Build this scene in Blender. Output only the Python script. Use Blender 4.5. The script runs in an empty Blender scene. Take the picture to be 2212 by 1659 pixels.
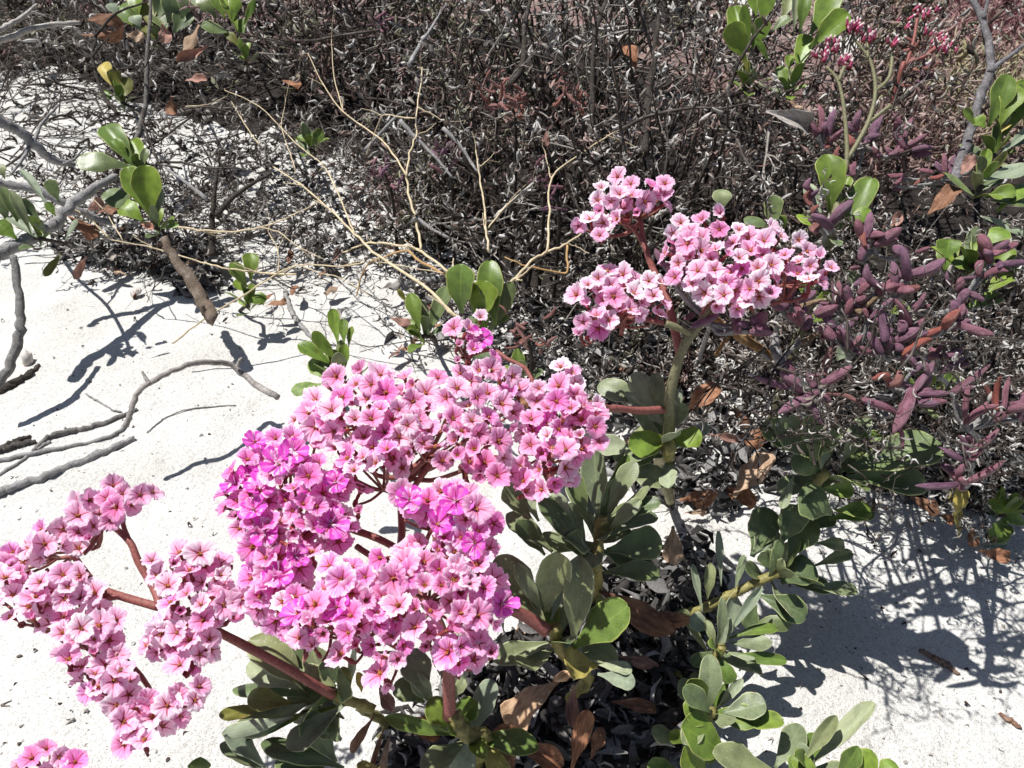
import bpy, math, random
import numpy as np
from mathutils import Vector, Matrix, noise as mnoise

random.seed(7); RNG = np.random.default_rng(7)
scn = bpy.context.scene
COL = scn.collection

# ------------------------------------------------------------------ camera, sky, sun, exposure
CAM_H, PITCH = 0.62, math.radians(38.0)
cam_d = bpy.data.cameras.new('camera'); cam = bpy.data.objects.new('camera', cam_d); COL.objects.link(cam)
cam.location = (0, 0, CAM_H); cam.rotation_euler = (math.pi/2 - PITCH, 0, 0)
cam_d.sensor_width = 36.0; cam_d.lens = 18.0/math.tan(math.radians(33.0))
cam_d.clip_start = 0.02; cam_d.clip_end = 500
cam_d.dof.use_dof = True; cam_d.dof.focus_distance = 0.50; cam_d.dof.aperture_fstop = 42.0
scn.camera = cam

SUN = Vector((-0.36, 0.11, 0.93)).normalized()          # direction towards the sun
world = bpy.data.worlds.new('World'); scn.world = world; world.use_nodes = True
wn = world.node_tree.nodes; wl = world.node_tree.links
sky = wn.new('ShaderNodeTexSky'); sky.sky_type = 'NISHITA'; sky.sun_disc = False
sky.sun_elevation = math.asin(SUN.z); sky.sun_rotation = math.atan2(SUN.x, SUN.y)
bg = wn['Background']; bg.inputs['Strength'].default_value = 0.05
wl.new(sky.outputs[0], bg.inputs['Color'])
sun_d = bpy.data.lights.new('sun', 'SUN'); sun_d.energy = 5.0; sun_d.angle = math.radians(0.53); sun_d.color = (1.0, 0.98, 0.945)
sun_o = bpy.data.objects.new('sun', sun_d); COL.objects.link(sun_o)
sun_o.rotation_euler = SUN.to_track_quat('Z', 'Y').to_euler()
vs = scn.view_settings; vs.view_transform = 'Standard'; vs.look = 'None'; vs.gamma = 1.0; vs.use_curve_mapping = False
vs.exposure = 0.42

# ------------------------------------------------------------------ picture -> place helpers
FPX, PCX, PCY = 1703.4, 1106.0, 829.5
CP, SP = math.cos(PITCH), math.sin(PITCH)
def at(px, py, D):
    """point at depth D (metres along the view axis)"""
    u = (px-PCX)/FPX; v = (PCY-py)/FPX
    return Vector((D*u, D*(CP+v*SP), CAM_H + D*(v*CP-SP)))
def gnd(px, py, z=0.0):
    v = (PCY-py)/FPX
    D = (CAM_H-z)/(SP-v*CP)
    return at(px, py, D)
def tv(c, r, x, y):                                     # tile pixel -> overview pixel
    return (c*737.3+x/3.0, r*553.0+y/3.0)
CAMP = Vector((0, 0, CAM_H))
def tocam(p): return (CAMP-p).normalized()
def rv(s=1.0): return Vector((random.uniform(-s, s), random.uniform(-s, s), random.uniform(-s, s)))

# ------------------------------------------------------------------ object helpers
def thing(name, label, cat, loc, group=None):
    o = bpy.data.objects.new(name, None); COL.objects.link(o); o.empty_display_size = 0.01
    o.location = loc; o['label'] = label; o['category'] = cat
    if group: o['group'] = group
    return o
def tag(o, label, cat, group=None):
    o['label'] = label; o['category'] = cat
    if group: o['group'] = group
    return o
def link(name, me, parent=None, M=None):
    o = bpy.data.objects.new(name, me); COL.objects.link(o)
    if parent is not None: o.parent = parent
    if M is not None: o.matrix_local = M
    return o
def mesh(name, V, F, mats, fm=None, uv=None, smooth=True):
    me = bpy.data.meshes.new(name); me.from_pydata([tuple(v) for v in V], [], F)
    for m in (mats if isinstance(mats, (list, tuple)) else [mats]): me.materials.append(m)
    if fm is not None: me.polygons.foreach_set('material_index', fm)
    me.polygons.foreach_set('use_smooth', [smooth]*len(F))
    if uv is not None:
        l = me.uv_layers.new(name='UVMap')
        li = np.empty(len(me.loops), dtype=np.int32); me.loops.foreach_get('vertex_index', li)
        l.data.foreach_set('uv', np.asarray(uv, dtype=np.float32)[li].ravel())
    me.update(); return me
def frame(p, y, z, sx, sy, sz):
    """matrix with local Y along y, local Z close to z"""
    y = y.normalized(); x = y.cross(z)
    if x.length < 1e-4: x = y.cross(Vector((1, 0.3, 0.2)))
    x.normalize(); zz = x.cross(y)
    R = Matrix((x*sx, y*sy, zz*sz)).transposed().to_4x4(); R.translation = p
    return R
def frameZ(p, z, roll, s):
    q = z.to_track_quat('Z', 'Y').to_matrix().to_4x4() @ Matrix.Rotation(roll, 4, 'Z') @ Matrix.Scale(s, 4)
    q.translation = p; return q

# ------------------------------------------------------------------ materials
def newmat(name):
    m = bpy.data.materials.new(name); m.use_nodes = True
    nt = m.node_tree; return m, nt.nodes, nt.links, nt.nodes['Principled BSDF']
def N(nodes, t, **k):
    n = nodes.new(t)
    for a, b in k.items(): setattr(n, a, b)
    return n
def ramp(nodes, stops, interp='LINEAR'):
    r = nodes.new('ShaderNodeValToRGB'); e = r.color_ramp.elements; r.color_ramp.interpolation = interp
    while len(e) > 1: e.remove(e[0])
    for i, (p, c) in enumerate(stops):
        q = e[0] if i == 0 else e.new(p)
        q.position = p; q.color = (*c, 1)
    return r
def mixc(nodes, links, fac, a, b, blend='MIX'):
    n = nodes.new('ShaderNodeMix'); n.data_type = 'RGBA'; n.blend_type = blend
    for sock, val in ((n.inputs[0], fac), (n.inputs[6], a), (n.inputs[7], b)):
        if isinstance(val, bpy.types.NodeSocket): links.new(val, sock)
        elif isinstance(val, (int, float)): sock.default_value = val
        else: sock.default_value = (*val, 1)
    return n.outputs[2]
def math_(nodes, links, op, a, b=None, c=None):
    n = nodes.new('ShaderNodeMath'); n.operation = op
    for i, v in enumerate((a, b, c)):
        if v is None: continue
        if isinstance(v, bpy.types.NodeSocket): links.new(v, n.inputs[i])
        else: n.inputs[i].default_value = v
    return n.outputs[0]
def noise(nodes, links, scale, detail=2, vec=None, rough=0.5):
    n = nodes.new('ShaderNodeTexNoise'); n.inputs['Scale'].default_value = scale; n.inputs['Detail'].default_value = detail
    n.inputs['Roughness'].default_value = rough
    if vec is not None: links.new(vec, n.inputs['Vector'])
    return n
def bump(nodes, links, h, dist, strength=1.0):
    b = nodes.new('ShaderNodeBump'); b.inputs['Distance'].default_value = dist; b.inputs['Strength'].default_value = strength
    links.new(h, b.inputs['Height']); return b.outputs[0]
def translucent(m, nodes, links, p, col, fac):
    t = nodes.new('ShaderNodeBsdfTranslucent'); mx = nodes.new('ShaderNodeMixShader')
    if isinstance(col, bpy.types.NodeSocket): links.new(col, t.inputs['Color'])
    else: t.inputs['Color'].default_value = (*col, 1)
    mx.inputs[0].default_value = fac
    links.new(p.outputs[0], mx.inputs[1]); links.new(t.outputs[0], mx.inputs[2])
    links.new(mx.outputs[0], nodes['Material Output'].inputs['Surface'])

def mat_sand():
    m, n, l, p = newmat('white_sand'); tc = N(n, 'ShaderNodeTexCoord').outputs['Object']
    g = noise(n, l, 900, 2, tc, 0.7); g2 = noise(n, l, 260, 3, tc, 0.6); big = noise(n, l, 9, 4, tc)
    c = ramp(n, [(0.30, (0.25, 0.245, 0.24)), (0.42, (0.55, 0.54, 0.515)), (0.58, (0.68, 0.665, 0.635)), (0.8, (0.78, 0.77, 0.74))])
    l.new(g.outputs[0], c.inputs[0])
    c2 = ramp(n, [(0.30, (0.70, 0.70, 0.70)), (0.5, (1, 1, 1))]); l.new(g2.outputs[0], c2.inputs[0])
    x = mixc(n, l, 0.8, c.outputs[0], c2.outputs[0], 'MULTIPLY')
    c3 = ramp(n, [(0.3, (0.86, 0.85, 0.83)), (0.6, (1, 1, 1))]); l.new(big.outputs[0], c3.inputs[0])
    x = mixc(n, l, 1.0, x, c3.outputs[0], 'MULTIPLY')
    l.new(x, p.inputs['Base Color']); p.inputs['Roughness'].default_value = 0.95; p.inputs['Specular IOR Level'].default_value = 0.15
    h = math_(n, l, 'ADD', g2.outputs[0], math_(n, l, 'MULTIPLY', g.outputs[0], 0.35))
    mb = noise(n, l, 45, 3, tc, 0.55); h = math_(n, l, 'ADD', h, math_(n, l, 'MULTIPLY', mb.outputs[0], 1.6))
    l.new(bump(n, l, h, 0.0026, 0.9), p.inputs['Normal']); return m

def mat_leaf(name, base, rim, dust=0.3, rough=0.42, trans=0.22, spec=0.4, blot=(0.16, 0.10, 0.02)):
    m, n, l, p = newmat(name)
    uv = N(n, 'ShaderNodeUVMap').outputs[0]; sx = N(n, 'ShaderNodeSeparateXYZ'); l.new(uv, sx.inputs[0])
    tc = N(n, 'ShaderNodeTexCoord').outputs['Object']; oi = N(n, 'ShaderNodeObjectInfo').outputs['Random']
    off = N(n, 'ShaderNodeVectorMath', operation='ADD'); l.new(tc, off.inputs[0]); 
    cmb = N(n, 'ShaderNodeCombineXYZ'); l.new(math_(n, l, 'MULTIPLY', oi, 37.0), cmb.inputs[0]); l.new(cmb.outputs[0], off.inputs[1])
    vec = off.outputs[0]
    nz = noise(n, l, 5, 4, vec, 0.6)
    dark = tuple(c*0.62 for c in base); lite = tuple(min(1, c*1.32) for c in base)
    r = ramp(n, [(0.3, dark), (0.5, base), (0.72, lite)]); l.new(nz.outputs[0], r.inputs[0])
    ov = ramp(n, [(0, (0.72, 0.78, 0.8)), (0.5, (1, 1, 1)), (1, (1.25, 1.15, 0.95))]); l.new(oi, ov.inputs[0])
    x = mixc(n, l, 1.0, r.outputs[0], ov.outputs[0], 'MULTIPLY')
    au = math_(n, l, 'ABSOLUTE', math_(n, l, 'MULTIPLY_ADD', sx.outputs[0], 2.0, -1.0))
    # midrib, faint side veins and pale margin
    mid = math_(n, l, 'LESS_THAN', au, 0.055)
    x = mixc(n, l, math_(n, l, 'MULTIPLY', mid, 0.5), x, lite)
    edge = ramp(n, [(0.89, (0, 0, 0)), (0.965, (1, 1, 1))]); l.new(au, edge.inputs[0])
    x = mixc(n, l, math_(n, l, 'MULTIPLY', edge.outputs[0], 0.85), x, rim)
    vv = math_(n, l, 'SINE', math_(n, l, 'ADD', math_(n, l, 'MULTIPLY', sx.outputs[1], 55.0), math_(n, l, 'MULTIPLY', au, -14.0)))
    vm = ramp(n, [(0.90, (0, 0, 0)), (1.0, (1, 1, 1))]); l.new(vv, vm.inputs[0])
    x = mixc(n, l, math_(n, l, 'MULTIPLY', vm.outputs[0], 0.22), x, lite)
    en = noise(n, l, 7, 3, vec, 0.7); eb = math_(n, l, 'MULTIPLY', edge.outputs[0], math_(n, l, 'GREATER_THAN', en.outputs[0], 0.60))
    x = mixc(n, l, math_(n, l, 'MULTIPLY', eb, 0.7), x, (0.22, 0.12, 0.05))
    bl = noise(n, l, 2.6, 3, vec, 0.7); br = ramp(n, [(0.66, (0, 0, 0)), (0.76, (1, 1, 1))]); l.new(bl.outputs[0], br.inputs[0])
    x = mixc(n, l, math_(n, l, 'MULTIPLY', br.outputs[0], 0.55), x, blot)
    vo = N(n, 'ShaderNodeTexVoronoi'); vo.inputs['Scale'].default_value = 26; l.new(vec, vo.inputs['Vector'])
    sp = math_(n, l, 'LESS_THAN', vo.outputs['Distance'], 0.17)
    dn = noise(n, l, 2.2, 2, vec); dm = ramp(n, [(0.42, (0, 0, 0)), (0.6, (1, 1, 1))]); l.new(dn.outputs[0], dm.inputs[0])
    spk = math_(n, l, 'MULTIPLY', math_(n, l, 'MULTIPLY', sp, dm.outputs[0]), min(1, dust*1.6))
    x = mixc(n, l, spk, x, (0.62, 0.62, 0.55))
    fl = noise(n, l, 60, 2, vec); x = mixc(n, l, math_(n, l, 'MULTIPLY', fl.outputs[0], dust*0.45), x, (0.42, 0.44, 0.38))
    l.new(x, p.inputs['Base Color']); p.inputs['Roughness'].default_value = rough; p.inputs['Specular IOR Level'].default_value = spec
    l.new(bump(n, l, fl.outputs[0], 0.0003, 0.6), p.inputs['Normal'])
    translucent(m, n, l, p, mixc(n, l, 0.5, x, lite), trans); return m

def mat_dead(name, a, b, c):
    m, n, l, p = newmat(name); tc = N(n, 'ShaderNodeTexCoord').outputs['Object']; oi = N(n, 'ShaderNodeObjectInfo').outputs['Random']
    mp = N(n, 'ShaderNodeMapping'); l.new(tc, mp.inputs[0]); mp.inputs['Scale'].default_value = (9, 2, 9)
    nz = noise(n, l, 2.2, 5, mp.outputs[0], 0.65)
    r = ramp(n, [(0.3, a), (0.52, b), (0.75, c)]); l.new(nz.outputs[0], r.inputs[0])
    ov = ramp(n, [(0, (0.6, 0.6, 0.62)), (0.5, (1, 1, 1)), (1, (1.2, 1.1, 1.0))]); l.new(oi, ov.inputs[0])
    x = mixc(n, l, 1.0, r.outputs[0], ov.outputs[0], 'MULTIPLY')
    l.new(x, p.inputs['Base Color']); p.inputs['Roughness'].default_value = 0.72; p.inputs['Specular IOR Level'].default_value = 0.25
    l.new(bump(n, l, nz.outputs[0], 0.0015, 0.6), p.inputs['Normal'])
    translucent(m, n, l, p, x, 0.12); return m

def mat_bark(name, a, b, scale=90, bumpd=0.0015):
    m, n, l, p = newmat(name); tc = N(n, 'ShaderNodeTexCoord').outputs['Object']
    nz = noise(n, l, scale, 5, tc, 0.7); n2 = noise(n, l, scale*5, 3, tc, 0.7)
    r = ramp(n, [(0.32, tuple(x*0.45 for x in a)), (0.5, a), (0.7, b)]); l.new(math_(n, l, 'MULTIPLY_ADD', n2.outputs[0], 0.4, math_(n, l, 'MULTIPLY', nz.outputs[0], 0.6)), r.inputs[0])
    l.new(r.outputs[0], p.inputs['Base Color']); p.inputs['Roughness'].default_value = 0.85; p.inputs['Specular IOR Level'].default_value = 0.2
    l.new(bump(n, l, math_(n, l, 'ADD', nz.outputs[0], n2.outputs[0]), bumpd, 1.0), p.inputs['Normal']); return m

def mat_chip(name, stops, rough=0.8):
    m, n, l, p = newmat(name); a = N(n, 'ShaderNodeAttribute'); a.attribute_name = 'tint'
    r = ramp(n, stops); l.new(a.outputs['Fac'], r.inputs[0])
    tc = N(n, 'ShaderNodeTexCoord').outputs['Object']; nz = noise(n, l, 700, 3, tc)
    r2 = ramp(n, [(0.3, (0.55, 0.55, 0.55)), (0.65, (1, 1, 1))]); l.new(nz.outputs[0], r2.inputs[0])
    l.new(mixc(n, l, 1.0, r.outputs[0], r2.outputs[0], 'MULTIPLY'), p.inputs['Base Color'])
    p.inputs['Roughness'].default_value = rough; p.inputs['Specular IOR Level'].default_value = 0.3; return m

def mat_petal(name, stops, vein, trcol):
    m, n, l, p = newmat(name); uv = N(n, 'ShaderNodeUVMap').outputs[0]
    s = N(n, 'ShaderNodeSeparateXYZ'); l.new(uv, s.inputs[0]); oi = N(n, 'ShaderNodeObjectInfo').outputs['Random']
    # u = angle 0..1, v = radius
    cb = N(n, 'ShaderNodeCombineXYZ'); l.new(math_(n, l, 'MULTIPLY', s.outputs[0], 46.0), cb.inputs[0])
    l.new(math_(n, l, 'MULTIPLY', s.outputs[1], 1.5), cb.inputs[1]); l.new(math_(n, l, 'MULTIPLY', oi, 50.0), cb.inputs[2])
    nz = noise(n, l, 1.0, 3, cb.outputs[0], 0.6)
    base = ramp(n, stops); l.new(s.outputs[1], base.inputs[0])
    vr = ramp(n, [(0.50, (0, 0, 0)), (0.62, (1, 1, 1))]); l.new(nz.outputs[0], vr.inputs[0])
    x = mixc(n, l, math_(n, l, 'MULTIPLY', vr.outputs[0], 0.62), base.outputs[0], vein)
    # deeper pink wedge along each of the five ribs
    f = math_(n, l, 'FRACT', math_(n, l, 'MULTIPLY_ADD', s.outputs[0], 5.0, 0.5))
    dr = math_(n, l, 'MULTIPLY', math_(n, l, 'ABSOLUTE', math_(n, l, 'SUBTRACT', f, 0.5)), 2.0)
    wd = math_(n, l, 'ADD', dr, math_(n, l, 'MULTIPLY', s.outputs[1], 0.75))
    wg = ramp(n, [(0.35, (1, 1, 1)), (0.78, (0, 0, 0))]); l.new(wd, wg.inputs[0])
    x = mixc(n, l, math_(n, l, 'MULTIPLY', wg.outputs[0], 0.55), x, (0.74, 0.14, 0.33))
    wr = ramp(n, [(0.36, (1, 1, 1)), (0.46, (0, 0, 0))]); l.new(nz.outputs[0], wr.inputs[0])
    x = mixc(n, l, math_(n, l, 'MULTIPLY', wr.outputs[0], math_(n, l, 'MULTIPLY', s.outputs[1], 0.75)), x, (0.95, 0.84, 0.92))
    ov = ramp(n, [(0, (0.95, 0.62, 0.82)), (0.35, (1, 0.84, 0.95)), (0.7, (1.02, 1.0, 1.02)), (1, (1.04, 1.22, 1.12))]); l.new(oi, ov.inputs[0])
    x = mixc(n, l, 1.0, x, ov.outputs[0], 'MULTIPLY')
    l.new(x, p.inputs['Base Color']); p.inputs['Roughness'].default_value = 0.6; p.inputs['Specular IOR Level'].default_value = 0.2
    l.new(bump(n, l, nz.outputs[0], 0.0006, 0.8), p.inputs['Normal'])
    translucent(m, n, l, p, mixc(n, l, 0.5, x, trcol), 0.42); return m

def mat_plain(name, col, rough=0.6, var=0.35, scale=120, trans=0.0, spec=0.3):
    m, n, l, p = newmat(name); tc = N(n, 'ShaderNodeTexCoord').outputs['Object']
    nz = noise(n, l, scale, 3, tc, 0.6)
    r = ramp(n, [(0.3, tuple(c*(1-var) for c in col)), (0.55, col), (0.8, tuple(min(1, c*(1+var)) for c in col))]); l.new(nz.outputs[0], r.inputs[0])
    l.new(r.outputs[0], p.inputs['Base Color']); p.inputs['Roughness'].default_value = rough; p.inputs['Specular IOR Level'].default_value = spec
    l.new(bump(n, l, nz.outputs[0], 0.0006, 0.5), p.inputs['Normal'])
    if trans: translucent(m, n, l, p, r.outputs[0], trans)
    return m

def mat_magenta():
    m, n, l, p = newmat('magenta_petal'); uv = N(n, 'ShaderNodeUVMap').outputs[0]
    s = N(n, 'ShaderNodeSeparateXYZ'); l.new(uv, s.inputs[0])
    au = math_(n, l, 'ABSOLUTE', math_(n, l, 'MULTIPLY_ADD', s.outputs[0], 2.0, -1.0))
    t = math_(n, l, 'ADD', au, math_(n, l, 'MULTIPLY', s.outputs[1], 0.42))
    r = ramp(n, [(0.08, (0.95, 0.80, 0.93)), (0.26, (0.88, 0.30, 0.78)), (0.7, (0.82, 0.10, 0.64))]); l.new(t, r.inputs[0])
    l.new(r.outputs[0], p.inputs['Base Color']); p.inputs['Roughness'].default_value = 0.5
    translucent(m, n, l, p, r.outputs[0], 0.4); return m

def mat_succ(name, a, b, tip):
    m, n, l, p = newmat(name); uv = N(n, 'ShaderNodeUVMap').outputs[0]; s = N(n, 'ShaderNodeSeparateXYZ'); l.new(uv, s.inputs[0])
    tc = N(n, 'ShaderNodeTexCoord').outputs['Object']; oi = N(n, 'ShaderNodeObjectInfo').outputs['Random']
    nz = noise(n, l, 3.0, 4, tc, 0.6); r = ramp(n, [(0.35, a), (0.65, b)]); l.new(nz.outputs[0], r.inputs[0])
    tp = ramp(n, [(0.55, (0, 0, 0)), (1.0, (1, 1, 1))]); l.new(s.outputs[1], tp.inputs[0])
    x = mixc(n, l, math_(n, l, 'MULTIPLY', tp.outputs[0], 0.35), r.outputs[0], tip)
    ov = ramp(n, [(0, (1.15, 0.95, 0.85)), (0.5, (1, 1, 1)), (1, (0.85, 0.88, 1.0))]); l.new(oi, ov.inputs[0])
    x = mixc(n, l, 1.0, x, ov.outputs[0], 'MULTIPLY')
    vo = N(n, 'ShaderNodeTexVoronoi'); vo.inputs['Scale'].default_value = 26; l.new(tc, vo.inputs['Vector'])
    pap = math_(n, l, 'LESS_THAN', vo.outputs['Distance'], 0.20)
    dn = noise(n, l, 5, 2, tc); pm = math_(n, l, 'MULTIPLY', pap, math_(n, l, 'GREATER_THAN', dn.outputs[0], 0.52))
    x = mixc(n, l, math_(n, l, 'MULTIPLY', pm, 0.75), x, (0.60, 0.48, 0.55))
    l.new(x, p.inputs['Base Color']); p.inputs['Roughness'].default_value = 0.40; p.inputs['Specular IOR Level'].default_value = 0.45
    p.inputs['Subsurface Weight'].default_value = 0.0
    l.new(bump(n, l, math_(n, l, 'SUBTRACT', 0.5, vo.outputs['Distance']), 0.0012, 0.7), p.inputs['Normal']); return m

SAND = mat_sand()
LF = {
 'fresh': mat_leaf('fresh_green_leaf', (0.155, 0.235, 0.035), (0.42, 0.47, 0.12), 0.18, 0.36, 0.25),
 'bright': mat_leaf('bright_green_leaf', (0.19, 0.29, 0.04), (0.46, 0.50, 0.14), 0.12, 0.34, 0.30),
 'dusty': mat_leaf('dusty_grey_green_leaf', (0.190, 0.228, 0.100), (0.47, 0.51, 0.27), 0.5, 0.40, 0.16),
 'pale': mat_leaf('pale_dusty_leaf', (0.25, 0.30, 0.18), (0.44, 0.48, 0.30), 0.8, 0.6, 0.12),
 'dark': mat_leaf('deep_green_leaf', (0.112, 0.158, 0.052), (0.40, 0.45, 0.17), 0.3, 0.36, 0.18),
 'yellow': mat_leaf('yellowing_leaf', (0.42, 0.34, 0.075), (0.55, 0.46, 0.14), 0.3, 0.5, 0.2, blot=(0.28, 0.13, 0.04)),
 'olive': mat_leaf('olive_leaf', (0.20, 0.20, 0.03), (0.42, 0.36, 0.10), 0.2, 0.45, 0.25, blot=(0.35, 0.2, 0.05)),
 'brown': mat_dead('red_brown_dead_leaf', (0.12, 0.054, 0.032), (0.29, 0.145, 0.085), (0.46, 0.28, 0.185)),
 'tan': mat_dead('tan_dead_leaf', (0.28, 0.165, 0.10), (0.49, 0.34, 0.225), (0.62, 0.49, 0.36)),
 'pinkish': mat_dead('pink_brown_dead_leaf', (0.22, 0.10, 0.07), (0.43, 0.24, 0.19), (0.56, 0.38, 0.32)),
 'grey': mat_dead('grey_dead_leaf', (0.17, 0.16, 0.155), (0.36, 0.345, 0.33), (0.52, 0.50, 0.48)),
}
PETAL = mat_petal('papery_pink_petal', [(0.0, (0.66, 0.12, 0.20)), (0.2, (0.88, 0.34, 0.58)), (0.5, (0.91, 0.46, 0.70)), (0.8, (0.94, 0.62, 0.81)), (1.0, (0.96, 0.85, 0.92))], (0.84, 0.24, 0.54), (0.95, 0.30, 0.62))
PETAL0 = mat_petal('papery_pale_petal', [(0.0, (0.66, 0.14, 0.20)), (0.2, (0.89, 0.46, 0.65)), (0.5, (0.93, 0.64, 0.80)), (0.78, (0.96, 0.82, 0.91)), (1.0, (0.97, 0.94, 0.96))], (0.86, 0.36, 0.60), (0.95, 0.42, 0.68))
PETAL2 = mat_petal('papery_magenta_pink_petal', [(0.0, (0.70, 0.10, 0.28)), (0.2, (0.88, 0.24, 0.60)), (0.5, (0.90, 0.33, 0.70)), (0.8, (0.93, 0.50, 0.80)), (1.0, (0.95, 0.78, 0.91))], (0.84, 0.14, 0.56), (0.95, 0.18, 0.64))
MAG = mat_magenta()
RIB = mat_plain('red_rib', (0.42, 0.055, 0.060), 0.5, 0.3, 300)
CENTRE = mat_plain('orange_flower_centre', (0.50, 0.20, 0.06), 0.6, 0.5, 900)
CALYX = mat_plain('dark_red_bract', (0.22, 0.030, 0.035), 0.5, 0.5, 400)
STALK = mat_plain('red_brown_stalk', (0.27, 0.095, 0.080), 0.55, 0.4, 700)
GSTALK = mat_plain('olive_green_stalk', (0.19, 0.18, 0.10), 0.55, 0.35, 500)
KNOB = mat_plain('yellow_green_leaf_stem', (0.25, 0.22, 0.075), 0.55, 0.45, 250)
STRAW = mat_plain('dry_straw', (0.60, 0.49, 0.32), 0.6, 0.3, 120)
GREYBARK = mat_bark('grey_bark', (0.26, 0.25, 0.245), (0.47, 0.46, 0.45))
DARKBARK = mat_bark('dark_bark', (0.045, 0.037, 0.031), (0.12, 0.10, 0.09))
PALEBARK = mat_bark('bleached_bark', (0.44, 0.41, 0.37), (0.66, 0.63, 0.58))
PURPLE = mat_succ('purple_succulent_skin', (0.15, 0.062, 0.092), (0.30, 0.145, 0.20), (0.38, 0.20, 0.26))
REDSUC = mat_succ('orange_red_succulent_skin', (0.25, 0.075, 0.065), (0.36, 0.135, 0.105), (0.42, 0.13, 0.09))
BRSUC = mat_succ('brown_pink_succulent_skin', (0.24, 0.095, 0.075), (0.38, 0.18, 0.15), (0.42, 0.2, 0.18))
BUD = mat_plain('pink_bud', (0.56, 0.10, 0.21), 0.5, 0.4, 500)
BUDTIP = mat_plain('white_bud_tip', (0.80, 0.66, 0.64), 0.6, 0.2, 500)
SHELL = mat_plain('snail_shell', (0.62, 0.57, 0.53), 0.45, 0.25, 160)
SHELLIN = mat_plain('snail_shell_brown_lip', (0.42, 0.22, 0.13), 0.45, 0.25, 160)

# ------------------------------------------------------------------ mesh builders
def leaf_mesh(name, mat, bend=0.12, fold=0.25, wave=0.0, twist=0.0, cup=0.15, tipcurl=0.0, width=1.0, seed=0, notch=0.0, thick=0.011):
    rnd = random.Random(seed)
    ts = [0, .08, .18, .3, .42, .54, .65, .75, .83, .90, .95, .98, 1.0]
    prof = [(0, .034), (.10, .045), (.2, .078), (.3, .125), (.42, .182), (.54, .226), (.65, .248), (.75, .250), (.83, .232), (.90, .190), (.95, .138), (.98, .086), (1.0, .028)]
    us = [-1, -.93, -.62, -.3, 0, .3, .62, .93, 1]
    ph = [rnd.uniform(0, 6.28) for _ in range(4)]
    V = []; UV = []
    for side in (0, 1):
        for t in ts:
            w = np.interp(t, [a for a, _ in prof], [b for _, b in prof])*width
            w *= 1+0.07*math.sin(3*t*5+ph[0])
            for u in us:
                x = u*w; y = t - notch*(1-abs(u))*max(0, t-.9)*2
                z = bend*math.sin(math.pi*t) + fold*abs(x)*(0.35+0.65*t) - cup*(x*x)*4*t
                z += tipcurl*max(0, t-.55)**2
                z += wave*w*math.sin(t*11+ph[1]+u*1.2)*abs(u) + 0.02*math.sin(5*t+ph[2]+u*2.2)*w*4
                a = twist*t*t; x2 = x*math.cos(a); z2 = z+x*math.sin(a)
                if side == 1: z2 -= thick*(1.0 if abs(u) < .9 else .5)
                if abs(u) > .9 and side == 0: z2 += thick*.35
                V.append((x2, y, z2)); UV.append((u*.5+.5, t))
    nt, nu = len(ts), len(us); F = []
    for i in range(nt-1):
        for j in range(nu-1):
            a = i*nu+j; F.append((a, a+1, a+nu+1, a+nu))
            b = nt*nu+a; F.append((b, b+nu, b+nu+1, b+1))
    o = nt*nu
    for i in range(nt-1):
        a = i*nu; F.append((a, a+nu, o+a+nu, o+a)); a = i*nu+nu-1; F.append((a, o+a, o+a+nu, a+nu))
    for j in range(nu-1):
        a = (nt-1)*nu+j; F.append((a, a+1, o+a+1, o+a)); F.append((j, o+j, o+j+1, j+1))
    return mesh(name, V, F, mat, uv=UV)

LEAVES = {}
def leaf_variants(kind):
    if kind in LEAVES: return LEAVES[kind]
    L = []; dead = kind in ('brown', 'tan', 'pinkish', 'grey')
    for i in range(7):
        r = random.Random(i*31+hash_str(kind))
        if dead:
            L.append(leaf_mesh(kind+'_leaf', LF[kind], bend=r.uniform(-.15, .25), fold=r.uniform(-.3, 1.0), wave=r.uniform(.25, .6), twist=r.uniform(-1.2, 1.2), cup=r.uniform(-.8, 1.4), tipcurl=r.uniform(-.6, .9), width=r.uniform(.8, 1.1), seed=i, thick=.007))
        else:
            L.append(leaf_mesh(kind+'_leaf', LF[kind], bend=r.uniform(-.06, .14), fold=r.uniform(.05, .55), wave=r.uniform(0, .10), twist=r.uniform(-.35, .35), cup=r.uniform(-.1, .35), tipcurl=r.uniform(-.35, .2), width=1.0, seed=i, notch=r.choice([0, 0, .1])))
    LEAVES[kind] = L; return L
def hash_str(s): return sum(ord(c)*(i+3) for i, c in enumerate(s))

def put_leaf(parent, b, t, w, kind, face=None, var=None, name='leaf'):
    """leaf object from base point b to tip point t (world), width w (m)"""
    d = t-b; L = d.length
    if face is None:
        m = (b+t)/2; face = tocam(m)*0.75+Vector((0, 0, .55))+rv(.38)
    me = leaf_variants(kind)[random.randrange(7) if var is None else var]
    sx = max(w/0.5, L*.25)
    o = link(name, me, parent, frame(b-(parent.location if parent else Vector((0,0,0))), d, face, sx, L, (sx+L)/2))
    return o

def smooth_path(pts, rad, sub=4):
    P = [Vector(p) for p in pts]; out = []; R = []
    if len(P) == 2: sub = max(sub, 3)
    for i in range(len(P)-1):
        p0 = P[max(i-1, 0)]; p1 = P[i]; p2 = P[i+1]; p3 = P[min(i+2, len(P)-1)]
        for k in range(sub):
            t = k/sub
            out.append(0.5*((2*p1)+(p2-p0)*t+(2*p0-5*p1+4*p2-p3)*t*t+(-p0+3*p1-3*p2+p3)*t**3)); R.append(rad[i]*(1-t)+rad[i+1]*t)
    out.append(P[-1]); R.append(rad[-1]); return out, R

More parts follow.
